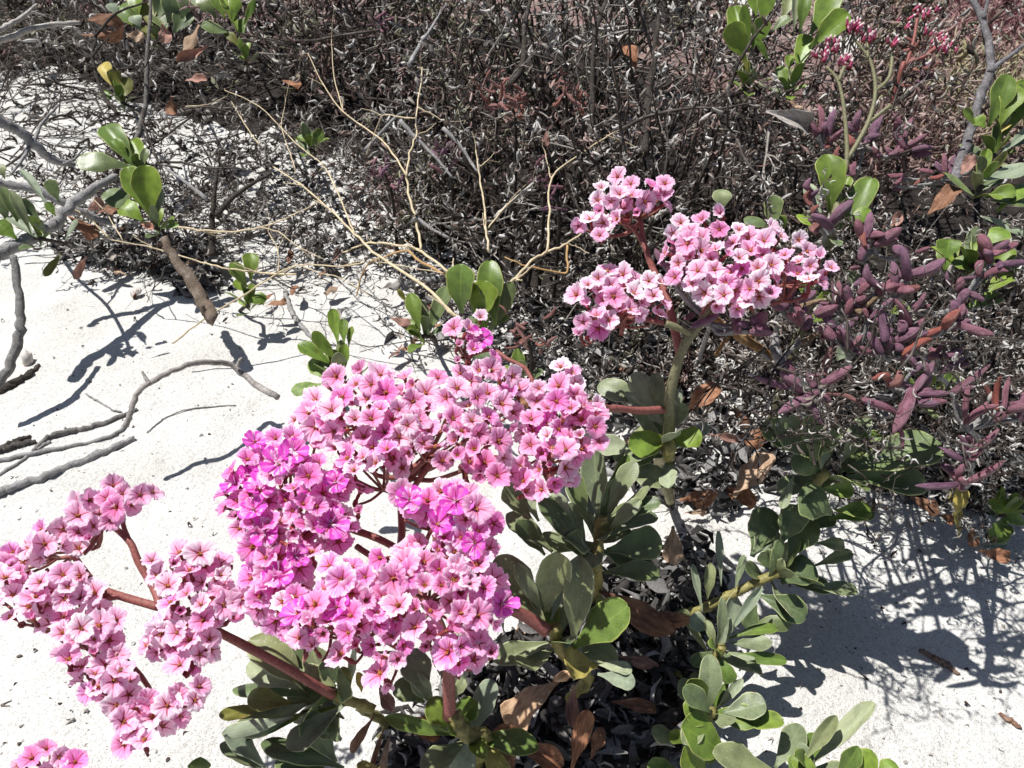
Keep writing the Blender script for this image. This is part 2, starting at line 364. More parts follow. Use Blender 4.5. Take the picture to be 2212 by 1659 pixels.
def tube_geo(V, F, pts, rad, sides=7, jit=0.0, knob=0.0):
    base = len(V); n = len(pts)
    t0 = (pts[1]-pts[0]).normalized(); up = Vector((0, 0, 1)) if abs(t0.z) < .9 else Vector((1, 0, 0))
    x = t0.cross(up).normalized()
    for i in range(n):
        t = (pts[min(i+1, n-1)]-pts[max(i-1, 0)])
        t = t.normalized() if t.length > 1e-9 else t0
        x = (x-t*x.dot(t)).normalized(); y = t.cross(x)
        for k in range(sides):
            a = 2*math.pi*k/sides; r = rad[i]*(1+random.uniform(-jit, jit))
            if knob: r *= 1+knob*max(0, math.sin(i*2.4+a*2))
            V.append(pts[i]+x*(r*math.cos(a))+y*(r*math.sin(a)))
    for i in range(n-1):
        for k in range(sides):
            k2 = (k+1) % sides; a = base+i*sides
            F.append((a+k, a+k2, a+sides+k2, a+sides+k))
    F.append(tuple(base+k for k in reversed(range(sides)))); F.append(tuple(base+(n-1)*sides+k for k in range(sides)))

def tubes_mesh(name, paths, mat, off=Vector((0, 0, 0)), sides=7, jit=0.0, sub=4, knob=0.0, wob=0.0):
    V = []; F = []
    for pts, rad in paths:
        if not isinstance(rad, (list, tuple)): rad = [rad]*len(pts)
        p, r = smooth_path(pts, rad, sub)
        if wob: p = [p[0]]+[q+rv(wob*rr) for q, rr in zip(p[1:-1], r[1:-1])]+[p[-1]]
        tube_geo(V, F, p, r, sides, jit, knob)
    return mesh(name, [v-off for v in V], F, mat)

def flower_mesh(name, seed, openness=1.0, magenta=False, petal=None):
    rnd = random.Random(seed); NS = 60; asym = rnd.uniform(.0, .24); aph = rnd.uniform(0, 6.28); V = []; UV = []; F = []; fm = []
    R = [(.08, -.40), (.17, -.28), (.34, -.15), (.58, -.04), (.78, .02), (.90, .035), (1.0, .0)]
    ph = [rnd.uniform(0, 6.28) for _ in range(5)]; fr = [rnd.uniform(-1, 1) for _ in range(NS)]; fr = [fr[k]*.6+fr[(k//2*2) % NS]*.5 for k in range(NS)]
    for (r, z) in R:
        rr = r*(openness if r > .3 else (openness+1)/2); zz = z+(1-openness)*r*.9
        for k in range(NS):
            a = 2*math.pi*k/NS; edge = max(0, r-.6)/.4
            lob = 1+edge*(.12*abs(math.cos(2.5*a))-.07+.11*fr[k]+.07*math.sin(2*a+ph[0]))
            dz = edge*(.05*math.sin(5*a+.6)+.09*fr[(k*7) % NS]+.11*math.sin(2*a+ph[1]) + .08*math.sin(3*a+ph[2]))+.026*math.sin(15*a+ph[3])*r+asym*r*r*math.cos(a+aph)
            V.append((rr*lob*math.cos(a), rr*lob*math.sin(a), zz+dz+.10*r*(abs(math.sin(2.5*a))-.5))); UV.append((k/NS, r))
    for i in range(len(R)-1):
        for k in range(NS):
            k2 = (k+1) % NS; F.append((i*NS+k, i*NS+k2, (i+1)*NS+k2, (i+1)*NS+k)); fm.append(0)
    def zat(r, a):
        z = np.interp(r, [q for q, _ in R], [q for _, q in R]); return z+(1-openness)*r*.9+.10*r*(abs(math.sin(2.5*a))-.5)+asym*r*r*math.cos(a+aph)
    # five red ribs, each a thin raised ridge
    for q in range(5):
        a = 2*math.pi*q/5; c, s = math.cos(a), math.sin(a); b = len(V)
        ln = rnd.uniform(.45, .80)
        for r, w in ((.08, .06), (.25, .055), (ln*.75, .03), (ln, .004)):
            ro = r*(openness if r > .3 else (openness+1)/2); z = zat(r, a)
            V += [(ro*c-w*s*-1, ro*s-w*c, z+.012), (ro*c, ro*s, z+.05), (ro*c+w*s*-1, ro*s+w*c, z+.012)]; UV += [(0, r)]*3
        for i in range(3):
            o = b+i*3; F += [(o, o+1, o+4, o+3), (o+1, o+2, o+5, o+4)]; fm += [1, 1]
    # centre: withered corolla tips
    for q in range(7):
        a = rnd.uniform(0, 6.28); r0 = 0 if q == 0 else rnd.uniform(.05, .13); cx, cy = r0*math.cos(a), r0*math.sin(a)
        h = rnd.uniform(-.20, -.04); w = rnd.uniform(.045, .075); b = len(V)
        for k in range(4): V.append((cx+w*math.cos(k*1.571), cy+w*math.sin(k*1.571), -.40)); UV.append((0, 0))
        for k in range(4): V.append((cx*1.3+w*.9*math.cos(k*1.571+.5), cy*1.3+w*.9*math.sin(k*1.571+.5), h)); UV.append((0, 0))
        V.append((cx*1.4, cy*1.4, h+.06)); UV.append((0, 0))
        for k in range(4):
            k2 = (k+1) % 4; F += [(b+k, b+k2, b+4+k2, b+4+k), (b+4+k, b+4+k2, b+8)]; fm += [2, 2]
    # calyx tube and bracts
    b = len(V); T = [(.10, -.37), (.14, -.6), (.12, -.95), (.20, -1.15), (.16, -1.45), (.05, -1.6)]
    for r, z in T:
        for k in range(7): a = 2*math.pi*k/7; V.append((r*math.cos(a), r*math.sin(a), z)); UV.append((0, 0))
    for i in range(len(T)-1):
        for k in range(7):
            k2 = (k+1) % 7; F.append((b+i*7+k, b+(i+1)*7+k, b+(i+1)*7+k2, b+i*7+k2)); fm.append(3)
    if magenta:
        for q in range(5):
            a0 = 2*math.pi*(q+.5)/5+rnd.uniform(-.15, .15); b = len(V); L = rnd.uniform(.95, 1.35); lift = rnd.uniform(.25, .6)
            for t in (0, .3, .6, .85, 1.0):
                w = (.06, .18, .36, .44, .26)[int([0, .3, .6, .85, 1.0].index(t))]
                for u in (-1, -.5, 0, .5, 1):
                    r = .08+L*t*.85; zz = -.25+lift*t*1.1+.10*u*u+.05*math.sin(6*t+u*3+q)
                    x, y = r, u*w
                    V.append((x*math.cos(a0)-y*math.sin(a0), x*math.sin(a0)+y*math.cos(a0), zz)); UV.append((u*.5+.5, t))
            for i in range(4):
                for j in range(4): F.append((b+i*5+j, b+(i+1)*5+j, b+(i+1)*5+j+1, b+i*5+j+1)); fm.append(4)
        for q in range(4):                              # stamens
            a = rnd.uniform(0, 6.28); b = len(V); tip = Vector((math.cos(a)*.5, math.sin(a)*.5, .75))
            for k in range(3): V.append((.03*math.cos(k*2.1), .03*math.sin(k*2.1), -.2)); UV.append((.5, 0))
            for k in range(3): V.append((tip.x+.025*math.cos(k*2.1), tip.y+.025*math.sin(k*2.1), tip.z)); UV.append((.5, .2))
            for k in range(3): k2 = (k+1) % 3; F.append((b+k, b+k2, b+3+k2, b+3+k)); fm.append(4)
    return mesh(name, V, F, [petal or PETAL, RIB, CENTRE, CALYX, MAG], fm, UV)
FLOWERS = [flower_mesh('papery_flower', i, o) for i, o in enumerate((1, 1, .98, .95, 1.0, .9, .82, .92, 1.0, .88))]
FL_CLOSED = [flower_mesh('half_closed_flower', 20+i, o) for i, o in enumerate((.55, .42, .62))]
FLOWERS0 = [flower_mesh('pale_pink_flower', 100+i, o, petal=PETAL0) for i, o in enumerate((1, 1, .98, .95, 1.0, .9, .82, .92))]
FLOWERS2 = [flower_mesh('deep_pink_flower', 60+i, o, petal=PETAL2) for i, o in enumerate((1, .95, .9, .8, .98, .85))]
FL_MAG = [flower_mesh('magenta_flower', 40+i, .95, True, PETAL2) for i in range(6)]
FL_WILT = [flower_mesh('wilted_flower', 80+i, .34) for i in range(2)]

def bud_mesh(name):
    V = []; F = []; fm = []; T = [(.18, 0), (.30, .25), (.30, .6), (.24, 1.0), (.22, 1.5), (.17, 1.75), (.03, 1.95)]
    for r, z in T:
        for k in range(7): a = 2*math.pi*k/7; V.append((r*math.cos(a), r*math.sin(a), z))
    for i in range(len(T)-1):
        for k in range(7):
            k2 = (k+1) % 7; F.append((i*7+k, i*7+k2, (i+1)*7+k2, (i+1)*7+k)); fm.append(0 if i < 2 else (1 if i < 4 else 2))
    return mesh(name, V, F, [CALYX, BUD, BUDTIP], fm)
BUDM = bud_mesh('flower_bud')

def bract_mesh():
    V = []; F = []
    for q in range(6):
        a = q*1.05; c = Vector((math.cos(a)*.35, math.sin(a)*.35, .1*(q % 3))); b = len(V)
        for dz, r in ((-.5, .12), (-.1, .3), (.35, .24), (.7, .03)):
            for k in range(5): V.append(c+Vector((r*math.cos(k*1.257), r*math.sin(k*1.257), dz)))
        for i in range(3):
            for k in range(5): k2 = (k+1) % 5; F.append((b+i*5+k, b+i*5+k2, b+(i+1)*5+k2, b+(i+1)*5+k))
    return mesh('bract_cluster', V, F, CALYX)
BRACT = bract_mesh()

def finger_mesh(name, mat, bend=0.1, seed=0, blunt=1.0):
    """plump three-sided succulent leaf, unit length along +Y, unit width"""
    V = []; F = []; UV = []; S = 10
    T = [(0, .26), (.06, .36), (.2, .43), (.4, .48), (.58, .48), (.74, .42), (.87, .30), (.95, .17), (1.0, .04)]
    r = random.Random(seed)
    for t, w in T:
        for k in range(S):
            a = 2*math.pi*k/S; rr = w*(1+.16*math.cos(3*a+.5)+.04*math.sin(4*t*6+a+seed))
            V.append((rr*math.cos(a), t, rr*math.sin(a)+bend*math.sin(math.pi*t)*3.0)); UV.append((k/S, t))
    for i in range(len(T)-1):
        for k in range(S):
            k2 = (k+1) % S; F.append((i*S+k, (i+1)*S+k, (i+1)*S+k2, i*S+k2))
    F.append(tuple(range(S))); F.append(tuple(reversed([(len(T)-1)*S+k for k in range(S)])))
    return mesh(name, V, F, mat, uv=UV)
FING = {'p': [finger_mesh('purple_finger', PURPLE, b, i) for i, b in enumerate((.0, .10, -.10, .2, .05))],
        'r': [finger_mesh('red_finger', REDSUC, b, i) for i, b in enumerate((.25, -.25, .4))],
        'b': [finger_mesh('brown_finger', BRSUC, b, i) for i, b in enumerate((.1, -.15, .3, -.3))]}

# ------------------------------------------------------------------ ground
def ridge(x, y):
    return mnoise.noise(Vector((x*3.1, y*3.1, .3)))*.014 + mnoise.noise(Vector((x*11, y*11, 3.3)))*.006 + mnoise.noise(Vector((x*38, y*38, 7.3)))*.0022
def warp(n, lo, hi, far):
    c = np.linspace(lo, hi, n); ext = np.geomspace(.05, far, 22)
    return np.concatenate([(lo-ext)[::-1], c, hi+ext])
gx = warp(230, -1.1, 1.1, 120); gy = warp(240, 0.0, 2.2, 120)
V = []; F = []
for yy in gy:
    for xx in gx:
        fade = 1.0 if abs(xx) < 2 and -1 < yy < 3.5 else .0
        V.append((xx, yy, ridge(xx, yy)*fade if fade else 0))
nx = len(gx)
for j in range(len(gy)-1):
    for i in range(nx-1):
        a = j*nx+i; F.append((a, a+1, a+nx+1, a+nx))
g = link('ground', mesh('ground', V, F, SAND)); g['kind'] = 'structure'
def gz(x, y): return ridge(x, y)

# ------------------------------------------------------------------ bulk "stuff": thousands of small dry leaves and bits
def rot_from(z, roll):
    """(n,3) unit axis for local Y, random roll -> (n,3,3)"""
    y = z/np.linalg.norm(z, axis=1, keepdims=True); a = RNG.normal(size=y.shape)
    x = np.cross(y, a); x /= np.linalg.norm(x, axis=1, keepdims=True); w = np.cross(x, y)
    return np.stack([x, y, w], axis=2)
def bulk(name, tmpls, P, A, S, tint, mat, kind='stuff'):
    """tmpls: list of (V,F4); P positions, A long axis, S (n,3) scale"""
    n = len(P); R = rot_from(A, None); pick = RNG.integers(0, len(tmpls), n)
    Vs = []; Fs = []; Ts = []; off = 0
    for t, (tv_, tf) in enumerate(tmpls):
        m = np.where(pick == t)[0]
        if not len(m): continue
        loc = tv_[None]*S[m][:, None, :]
        w = np.einsum('nij,nvj->nvi', R[m], loc)+P[m][:, None, :]
        Vs.append(w.reshape(-1, 3)); nv = len(tv_)
        Fs.append((tf[None]+(np.arange(len(m))*nv)[:, None, None]+off).reshape(-1, 4)); off += nv*len(m)
        Ts.append(np.repeat(tint[m], nv))
    Va = np.concatenate(Vs).astype(np.float32); Fa = np.concatenate(Fs).astype(np.int32); Ta = np.concatenate(Ts).astype(np.float32)
    me = bpy.data.meshes.new(name); me.vertices.add(len(Va)); me.vertices.foreach_set('co', Va.ravel())
    me.loops.add(Fa.size); me.loops.foreach_set('vertex_index', Fa.ravel())
    me.polygons.add(len(Fa)); me.polygons.foreach_set('loop_start', np.arange(0, Fa.size, 4, dtype=np.int32))
    at_ = me.attributes.new('tint', 'FLOAT', 'POINT'); at_.data.foreach_set('value', Ta)
    me.materials.append(mat); me.update(calc_edges=True); me.validate()
    o = link(name, me); o['kind'] = kind; return o
def t_worm(bend, flat=1.0):
    V = []; F = []
    for i, (t, w) in enumerate(((0, .55), (.33, 1), (.68, .95), (1, .35))):
        for k in range(4):
            a = k*1.571+.78; V.append((w*.5*math.cos(a), t-.5, w*.5*flat*math.sin(a)+bend*math.sin(math.pi*t)))
    for i in range(3):
        for k in range(4): k2 = (k+1) % 4; F.append((i*4+k, i*4+k2, (i+1)*4+k2, (i+1)*4+k))
    F += [(0, 3, 2, 1), (12, 13, 14, 15)]
    return np.array(V), np.array(F)
def t_flat(curl, bend):
    V = []; F = []
    for (t, w) in ((0, .12), (.3, .42), (.65, .5), (1, .1)):
        for u in (-1, 0, 1): V.append((u*w, t-.5, curl*abs(u)*w+bend*math.sin(math.pi*t)))
    for i in range(3):
        for j in range(2): a = i*3+j; F.append((a, a+1, a+4, a+3))
    return np.array(V), np.array(F)
CHIPS = [t_worm(.0), t_worm(.8), t_worm(-1.2), t_worm(2.0), t_flat(.5, .3), t_flat(-.6, -.5), t_flat(.9, .8)]
GREYCHIP = mat_chip('grey_dry_leaves', [(0, (0.025, 0.017, 0.013)), (.35, (0.105, 0.070, 0.055)), (.5, (0.27, 0.235, 0.205)), (.75, (0.47, 0.44, 0.405)), (1, (0.68, 0.66, 0.63))])
PURCHIP = mat_chip('purple_brown_small_leaves', [(0, (0.035, 0.022, 0.019)), (.4, (0.14, 0.085, 0.072)), (.75, (0.30, 0.20, 0.175)), (1, (0.47, 0.36, 0.33))])
LITTER = mat_chip('dark_leaf_litter', [(0, (0.02, 0.018, 0.017)), (.5, (0.08, 0.074, 0.07)), (.8, (0.24, 0.23, 0.225)), (1, (0.46, 0.45, 0.44))])
OLIVECHIP = mat_chip('olive_grey_small_leaves', [(0, (0.03, 0.026, 0.013)), (.4, (0.11, 0.10, 0.055)), (.75, (0.30, 0.29, 0.20)), (1, (0.50, 0.49, 0.40))])
FIELD = mat_chip('far_field_plants', [(0, (0.16, 0.06, 0.07)), (.35, (0.30, 0.16, 0.16)), (.55, (0.42, 0.34, 0.26)), (.8, (0.34, 0.32, 0.16)), (1, (0.60, 0.55, 0.46))])

FRX = [-3, -1.457, -1.1, -.802, -.479, -.279, -.204, -.073, .027, .117, .224, .342, .41, .55, .7, 3]
FRY = [2.4, 2.16, 1.98, 1.76, 1.57, 1.42, 1.15, 1.03, .88, .822, .747, .664, .633, .591, .57, .5]
def front(x): return np.interp(x, FRX, FRY)
def vn(x, y, f, s):                                     # cheap smooth value noise
    return (np.sin(x*f+s)*np.cos(y*f*1.3+s*2.1)+np.sin(x*f*2.3+s*3+y*f*.7)*.6+np.cos(y*f*3.1-x*f*1.7+s)*.4)/2.0
def heightfield(x, y):
    s = y-front(x)
    hm = .34+.07*vn(x, y, 7, 1.0)+.03*vn(x, y, 19, 2.0)
    right = np.clip((x/np.maximum(y, .1)-.50)/.12, 0, 1)*np.clip((y-.95)/.3, 0, 1)
    hm = hm*(1-.8*right)
    near = np.clip((x-.2)/.25, 0, 1)*np.clip((1.0-y)/.3, 0, 1)
    hm = hm*(1-.62*near)
    return np.where(s > 0, hm*(1-np.exp(-np.maximum(s, 0)/.13)), 0), s
def inview(P, mx=330, my=260):
    dy = P[:, 1]; dz = P[:, 2]-CAM_H
    D = dy*CP-dz*SP; v = dy*SP+dz*CP
    px = PCX+FPX*P[:, 0]/D; py = PCY-FPX*v/D
    return (D > .2) & (px > -mx) & (px < 2212+mx) & (py > -my) & (py < 1659+my)
def thicket(n, smax, zlo=0.0, upw=.6):
    out = []
    while sum(len(o) for o in out) < n:
        x = RNG.uniform(-2.2, 2.4, 40000); s = smax*RNG.uniform(0, 1, 40000)**1.5; y = front(x)+s
        h, _ = heightfield(x, y)
        keep = RNG.uniform(0, 1, 40000) < np.clip((1.25/np.hypot(x, y))**1.6, .1, 1)
        z = zlo+h*RNG.uniform(0, 1, 40000)**upw
        keep &= ~((y > .98+.06*np.sin(x*9)) & (x/y > .50+.03*np.sin(y*11)))
        P = np.stack([x, y, z], 1); k = keep & inview(P); out.append(P[k])
    return np.concatenate(out)[:n]
# soil sheet under the thicket, coloured near black to deepen the shade in its gaps
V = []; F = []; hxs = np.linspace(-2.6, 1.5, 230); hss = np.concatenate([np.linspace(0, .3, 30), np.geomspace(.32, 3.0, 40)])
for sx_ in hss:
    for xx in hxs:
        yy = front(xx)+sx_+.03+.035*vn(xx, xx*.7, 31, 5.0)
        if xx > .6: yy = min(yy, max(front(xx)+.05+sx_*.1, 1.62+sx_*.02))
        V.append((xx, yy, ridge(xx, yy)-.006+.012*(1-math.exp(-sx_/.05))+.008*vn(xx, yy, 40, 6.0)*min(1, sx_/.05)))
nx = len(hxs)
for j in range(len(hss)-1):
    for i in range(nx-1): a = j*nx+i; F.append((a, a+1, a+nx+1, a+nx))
o = link('humus_shade_sheet', mesh('humus_shade_sheet', V, F, mat_bark('humus_shade_dark', (.024, .019, .016), (.065, .053, .046), 60, .004))); o['kind'] = 'structure'

# dry shrubs: thin twigs carrying clumps of small grey leaves
TW_V = []; TW_F = []; CH = []; PT_V = []; PT_F = []
def twig(p, d, L, r, segs, depth=0, chips=0, V=None, F=None, start=.3, bend=.33):
    V = TW_V if V is None else V; F = TW_F if F is None else F
    pts = [p]; q = p.copy(); dd = d.normalized()
    for i in range(segs):
        dd = (dd+rv(bend)).normalized(); q = q+dd*(L/segs); q.z = max(q.z, .004); pts.append(q.copy())
    tube_geo(V, F, pts, [r*(1-.7*i/segs) for i in range(segs+1)], 4)
    for k in range(chips):
        t = random.uniform(start, 1.03)*segs; i = min(segs-1, int(t)); b = pts[i].lerp(pts[i+1], t-i)
        ax = (dd*.5+rv(1.0)+Vector((0, 0, .25))); CH.append((*(b+ax.normalized()*random.uniform(.002, .008)), *ax))
    if depth < 1:
        for k in range(random.randint(2, 3)):
            j = random.randint(1, segs-1); twig(pts[j], dd+rv(.9), L*random.uniform(.35, .65), r*.6, max(3, segs-2), depth+1, int(chips*.7), V, F, .45, bend)
def bulk_chips(name, mat, lab, cat, lo=.008, hi=.020, dk=.42, tmpl=CHIPS):
    A6 = np.array(CH); CH.clear(); A6 = A6[inview(A6)]; P = A6[:, :3]; n = len(P); dist = np.hypot(P[:, 0], P[:, 1]); P[:, 2] = np.maximum(P[:, 2], .003)
    ln = RNG.uniform(lo, hi, n)*np.clip(dist/1.1, .75, 1.7); wd = ln*RNG.uniform(.16, .32, n)
    o = bulk(name, tmpl, P, A6[:, 3:], np.stack([wd, ln, wd], 1), np.where(RNG.uniform(0, 1, n) < dk, RNG.uniform(0, .45, n), RNG.uniform(.45, 1, n)), mat); o['label'] = lab; o['category'] = cat; print(name, n); return o
BROWN_CH = []; OLIVE_CH = []
for ci, c in enumerate(thicket(100, 1.75)):
    cx_, cy_ = c[0], c[1]; h = float(heightfield(np.array([cx_]), np.array([cy_]))[0][0]); d = math.hypot(cx_, cy_); lod = max(.5, min(1, 1.2/d))
    kind = random.choice('ggggggbbo'); hh = h*random.uniform(.75, 1.3)+.03; ntw = int(random.uniform(5, 11))
    for k in range(ntw):                                # each bush: stems fan out from one foot
        a = random.uniform(0, 6.28); sp = random.uniform(.08, .75)
        b = Vector((cx_+random.uniform(-.012, .012), cy_+random.uniform(-.012, .012), 0)); n0 = len(CH)
        twig(b, Vector((math.cos(a)*sp, math.sin(a)*sp, 1.0)), hh*random.uniform(.8, 1.25)*math.sqrt(1+sp*sp*.6), random.choice((.0016, .0020, .0028, .0042)), 8, 0, int(random.uniform(11, 21)*lod), start=.42, bend=.24)
        if kind != 'g':
            (BROWN_CH if kind == 'b' else OLIVE_CH).extend(CH[n0:]); del CH[n0:]
for p in thicket(520, 1.6, 0.02, .6):
    twig(Vector(p), Vector((random.uniform(-1, 1), random.uniform(-.6, .6), random.uniform(-.5, .8))), random.uniform(.05, .20), random.choice((.0008, .0012, .0018)), 6, 0, 3, PT_V, PT_F)
bulk_chips('dry_shrub_leaves', GREYCHIP, 'tangled mass of small grey dry leaves filling the background thicket', 'dry shrub', dk=.36)
CH.extend(BROWN_CH); bulk_chips('brown_shrub_leaves', PURCHIP, 'brown purple fleshy leaves of low bushes in the background thicket', 'dry shrub', .009, .017, .30)
CH.extend(OLIVE_CH); bulk_chips('olive_shrub_leaves', OLIVECHIP, 'olive grey small leaves of low bushes in the background thicket', 'dry shrub', .008, .018, .35)
# crinkled dead tangle under the purple succulents, right hand side
for k in range(120):
    p = at(random.uniform(1560, 2330), random.uniform(560, 960), random.uniform(.64, .86)); p.z = min(p.z, .26)
    twig(p, Vector((random.uniform(-1, 1), random.uniform(-1, 1), random.uniform(-.35, .6))), random.uniform(.05, .12), random.uniform(.0008, .0020), 6, 0, 17, bend=.5)
for k in range(46):
    p = at(random.uniform(1640, 2330), random.uniform(720, 1010), random.uniform(.53, .62))
    twig(p, Vector((random.uniform(-1, 1), random.uniform(-1, 1), random.uniform(-.5, .5))), random.uniform(.04, .10), random.uniform(.0006, .0013), 6, 0, 6, bend=.5)
for k in range(26):
    p = at(random.uniform(1780, 2300), random.uniform(880, 1040), random.uniform(.68, .80)); p.z = max(.02, p.z)
    twig(p, Vector((random.uniform(-1, 1), random.uniform(-1, 1), random.uniform(-.3, .4))), random.uniform(.04, .10), random.uniform(.0008, .0016), 6, 0, 17, bend=.5)
bulk_chips('dead_leaf_tangle', GREYCHIP, 'crinkled grey dead leaves tangled under the purple succulents', 'dry shrub', .005, .012, .40, [t_worm(1.2), t_worm(2.2), t_worm(-1.8), t_flat(.9, .8), t_flat(-.8, 1.2)])
# dry litter twigs with a few leaves on the left and middle sand
for k in range(120):
    p = gnd(random.uniform(380, 880), random.uniform(300, 660)); p.z = random.uniform(.004, .06)
    twig(p, Vector((random.uniform(-1, 1), random.uniform(-.7, .7), random.uniform(-.1, .5))), random.uniform(.06, .16), random.uniform(.0007, .0016), 6, 0, 5)
for k in range(110):
    p = gnd(random.uniform(-150, 640), random.uniform(60, 310)); p.z = random.uniform(.01, .14)
    twig(p, Vector((random.uniform(-1, 1), random.uniform(-.7, .7), random.uniform(-.3, .5))), random.uniform(.10, .24), random.uniform(.0010, .0022), 6, 0, 2)
for k in range(120):
    p = gnd(random.uniform(-200, 460), random.uniform(130, 560)); p.z = random.uniform(.03, .20)
    twig(p, Vector((random.uniform(-1, 1), random.uniform(-.8, .8), random.uniform(-.4, .4))), random.uniform(.08, .22), random.uniform(.0010, .0026), 6, 0, 2)
for k in range(90):
    p = gnd(random.uniform(150, 560), random.uniform(400, 610)); p.z = random.uniform(.01, .11)
    twig(p, Vector((random.uniform(-1, 1), random.uniform(-.8, .8), random.uniform(-.4, .4))), random.uniform(.05, .13), random.uniform(.0008, .0018), 6, 0, 12)
for k in range(60):
    p = gnd(random.uniform(860, 1450), random.uniform(640, 940)); p.z = random.uniform(.01, .09)
    twig(p, Vector((random.uniform(-1, 1), random.uniform(-.7, .7), random.uniform(-.1, .5))), random.uniform(.06, .14), random.uniform(.0008, .0016), 6, 0, 12)
bulk_chips('sparse_dry_leaves', GREYCHIP, 'loose grey dry leaves on thin twigs over the dappled sand', 'dry shrub', .006, .013)
o = link('twig_tangle', mesh('twig_tangle', TW_V, TW_F, mat_bark('twig_bark', (0.060, 0.048, 0.041), (0.22, 0.20, 0.185), 25))); o['kind'] = 'stuff'
o['label'] = 'tangle of thin dark twigs through the thicket'; o['category'] = 'twigs'
o = link('dead_twig_tangle', mesh('dead_twig_tangle', PT_V, PT_F, mat_bark('pale_twig_bark', (0.26, 0.235, 0.21), (0.52, 0.49, 0.46), 25))); o['kind'] = 'stuff'
o['label'] = 'bleached dead twigs crossing each other in the thicket'; o['category'] = 'twigs'

# reddish small-leaved patches in the thicket
def patch(cx, cy, D, rad, n, h=.05):
    c = at(cx, cy, D); q = RNG.normal(size=(n, 3))*np.array([rad, rad, h]); return np.array(c)[None]+q
PP = np.concatenate([patch(1120, 220, 1.25, .10, 650), patch(980, 180, 1.35, .09, 380), patch(880, 420, 1.25, .06, 420, .025), patch(1280, 330, 1.2, .06, 220),
                     patch(1850, 150, 1.05, .10, 800), patch(1900, 260, .95, .06, 450, .03), patch(1930, 330, .92, .05, 350, .03), patch(700, 60, 1.6, .12, 350), patch(1480, 240, 1.1, .07, 250)])
n = len(PP); A = RNG.normal(size=(n, 3)); A[:, 2] += .5; ln = RNG.uniform(.008, .017, n); wd = ln*RNG.uniform(.16, .28, n)
o = bulk('reddish_shrub_leaves', CHIPS, PP, A, np.stack([wd, ln, wd], 1), RNG.uniform(0, 1, n), PURCHIP)
o['label'] = 'patches of small purple brown leaves among the grey thicket'; o['category'] = 'dry shrub'

# dark litter lying on the sand under and around the plants
def scatter_px(poly, n, z0=0.0, z1=.02):
    xs = [p[0] for p in poly]; ys = [p[1] for p in poly]; out = []
    while len(out) < n:
        a, b = random.uniform(min(xs), max(xs)), random.uniform(min(ys), max(ys))
        if inpoly(a, b, poly):
            p = gnd(a, b, 0); z = gz(p.x, p.y)+random.uniform(z0, z1)*random.random(); out.append((p.x, p.y, z))
    return np.array(out)
def inpoly(x, y, P):
    c = False; j = len(P)-1
    for i in range(len(P)):
        if (P[i][1] > y) != (P[j][1] > y) and x < (P[j][0]-P[i][0])*(y-P[i][1])/(P[j][1]-P[i][1])+P[i][0]: c = not c
        j = i
    return c
Pl = np.concatenate([
    scatter_px([(800, 560), (1250, 700), (1500, 860), (1780, 980), (1560, 1120), (1330, 1060), (1100, 880), (960, 740)], 1500, 0, .05),
    scatter_px([(1000, 1480), (1120, 1380), (1300, 1250), (1500, 1180), (1560, 1300), (1500, 1500), (1520, 1659), (1000, 1800), (800, 1750), (850, 1600)], 1900, 0, .06),
    scatter_px([(560, 300), (820, 380), (840, 560), (700, 600), (560, 500)], 500, 0, .02),
    scatter_px([(0, 130), (300, 170), (560, 320), (500, 420), (300, 330), (0, 220)], 300, 0, .02),
    scatter_px([(120, 510), (470, 540), (510, 640), (400, 650), (300, 590), (120, 570)], 650, 0, .03),
    scatter_px([(1700, 980), (2212, 1000), (2212, 1110), (2000, 1090)], 1500, 0, .03)])
n = len(Pl); A = RNG.normal(size=(n, 3)); A[:, 2] *= .35; ln = RNG.uniform(.009, .030, n); wd = ln*RNG.uniform(.22, .5, n)
o = bulk('leaf_litter', CHIPS[3:], Pl, A, np.stack([wd, ln, wd*.7], 1), RNG.uniform(0, 1, n)**1.1, LITTER)
o['label'] = 'dark grey leaf litter scattered on the sand under the plants'; o['category'] = 'leaf litter'
# specks on open sand
Ps = np.concatenate([scatter_px([(0, 640), (600, 760), (520, 1000), (400, 1659), (0, 1659)], 300, 0, .001), scatter_px([(1500, 1000), (2212, 1080), (2212, 1659), (1650, 1659)], 220, 0, .001)])
n = len(Ps); A = RNG.normal(size=(n, 3)); A[:, 2] *= .1; ln = RNG.uniform(.0012, .005, n); wd = ln*RNG.uniform(.3, .8, n)
o = bulk('sand_debris', CHIPS, Ps, A, np.stack([wd, ln, wd], 1), RNG.uniform(.0, 1, n), GREYCHIP)
o['label'] = 'small specks of dry debris lying on the white sand'; o['category'] = 'debris'

# far field in the top right corner
V = []; F = []; fx = np.linspace(-3, 14, 60); fy = np.linspace(0, 1, 40)
for t in fy:
    for xx in fx:
        y0 = 2.55 if xx < .3 else max(1.50, 2.55-(xx-.3)*3.6); yy = y0+.06*vn(xx, xx, 9, 1.0)+t*t*14; V.append((xx, yy, .006+.01*vn(xx, yy, 6, 2.0)*min(1, t*8)))
for j in range(39):
    for i in range(59): a = j*60+i; F.append((a, a+1, a+61, a+60))
o = link('field_soil', mesh('field_soil', V, F, mat_bark('field_soil', (.20, .13, .12), (.40, .33, .28), 7, .004))); o['kind'] = 'structure'
Pf = []
while len(Pf) < 30000:
    y = 1.5+8*random.random()**1.6; x = y*(random.uniform(.42, .9) if y < 2.6 or random.random() < .6 else random.uniform(-.8, .5)); Pf.append((x, y, random.uniform(0, .06)))
Pf = np.array(Pf); n = len(Pf); A = RNG.normal(size=(n, 3))*.6; A[:, 2] += .9; ln = RNG.uniform(.02, .06, n)*np.clip(Pf[:, 1]/2.5, .5, 1.6); wd = ln*RNG.uniform(.08, .22, n)
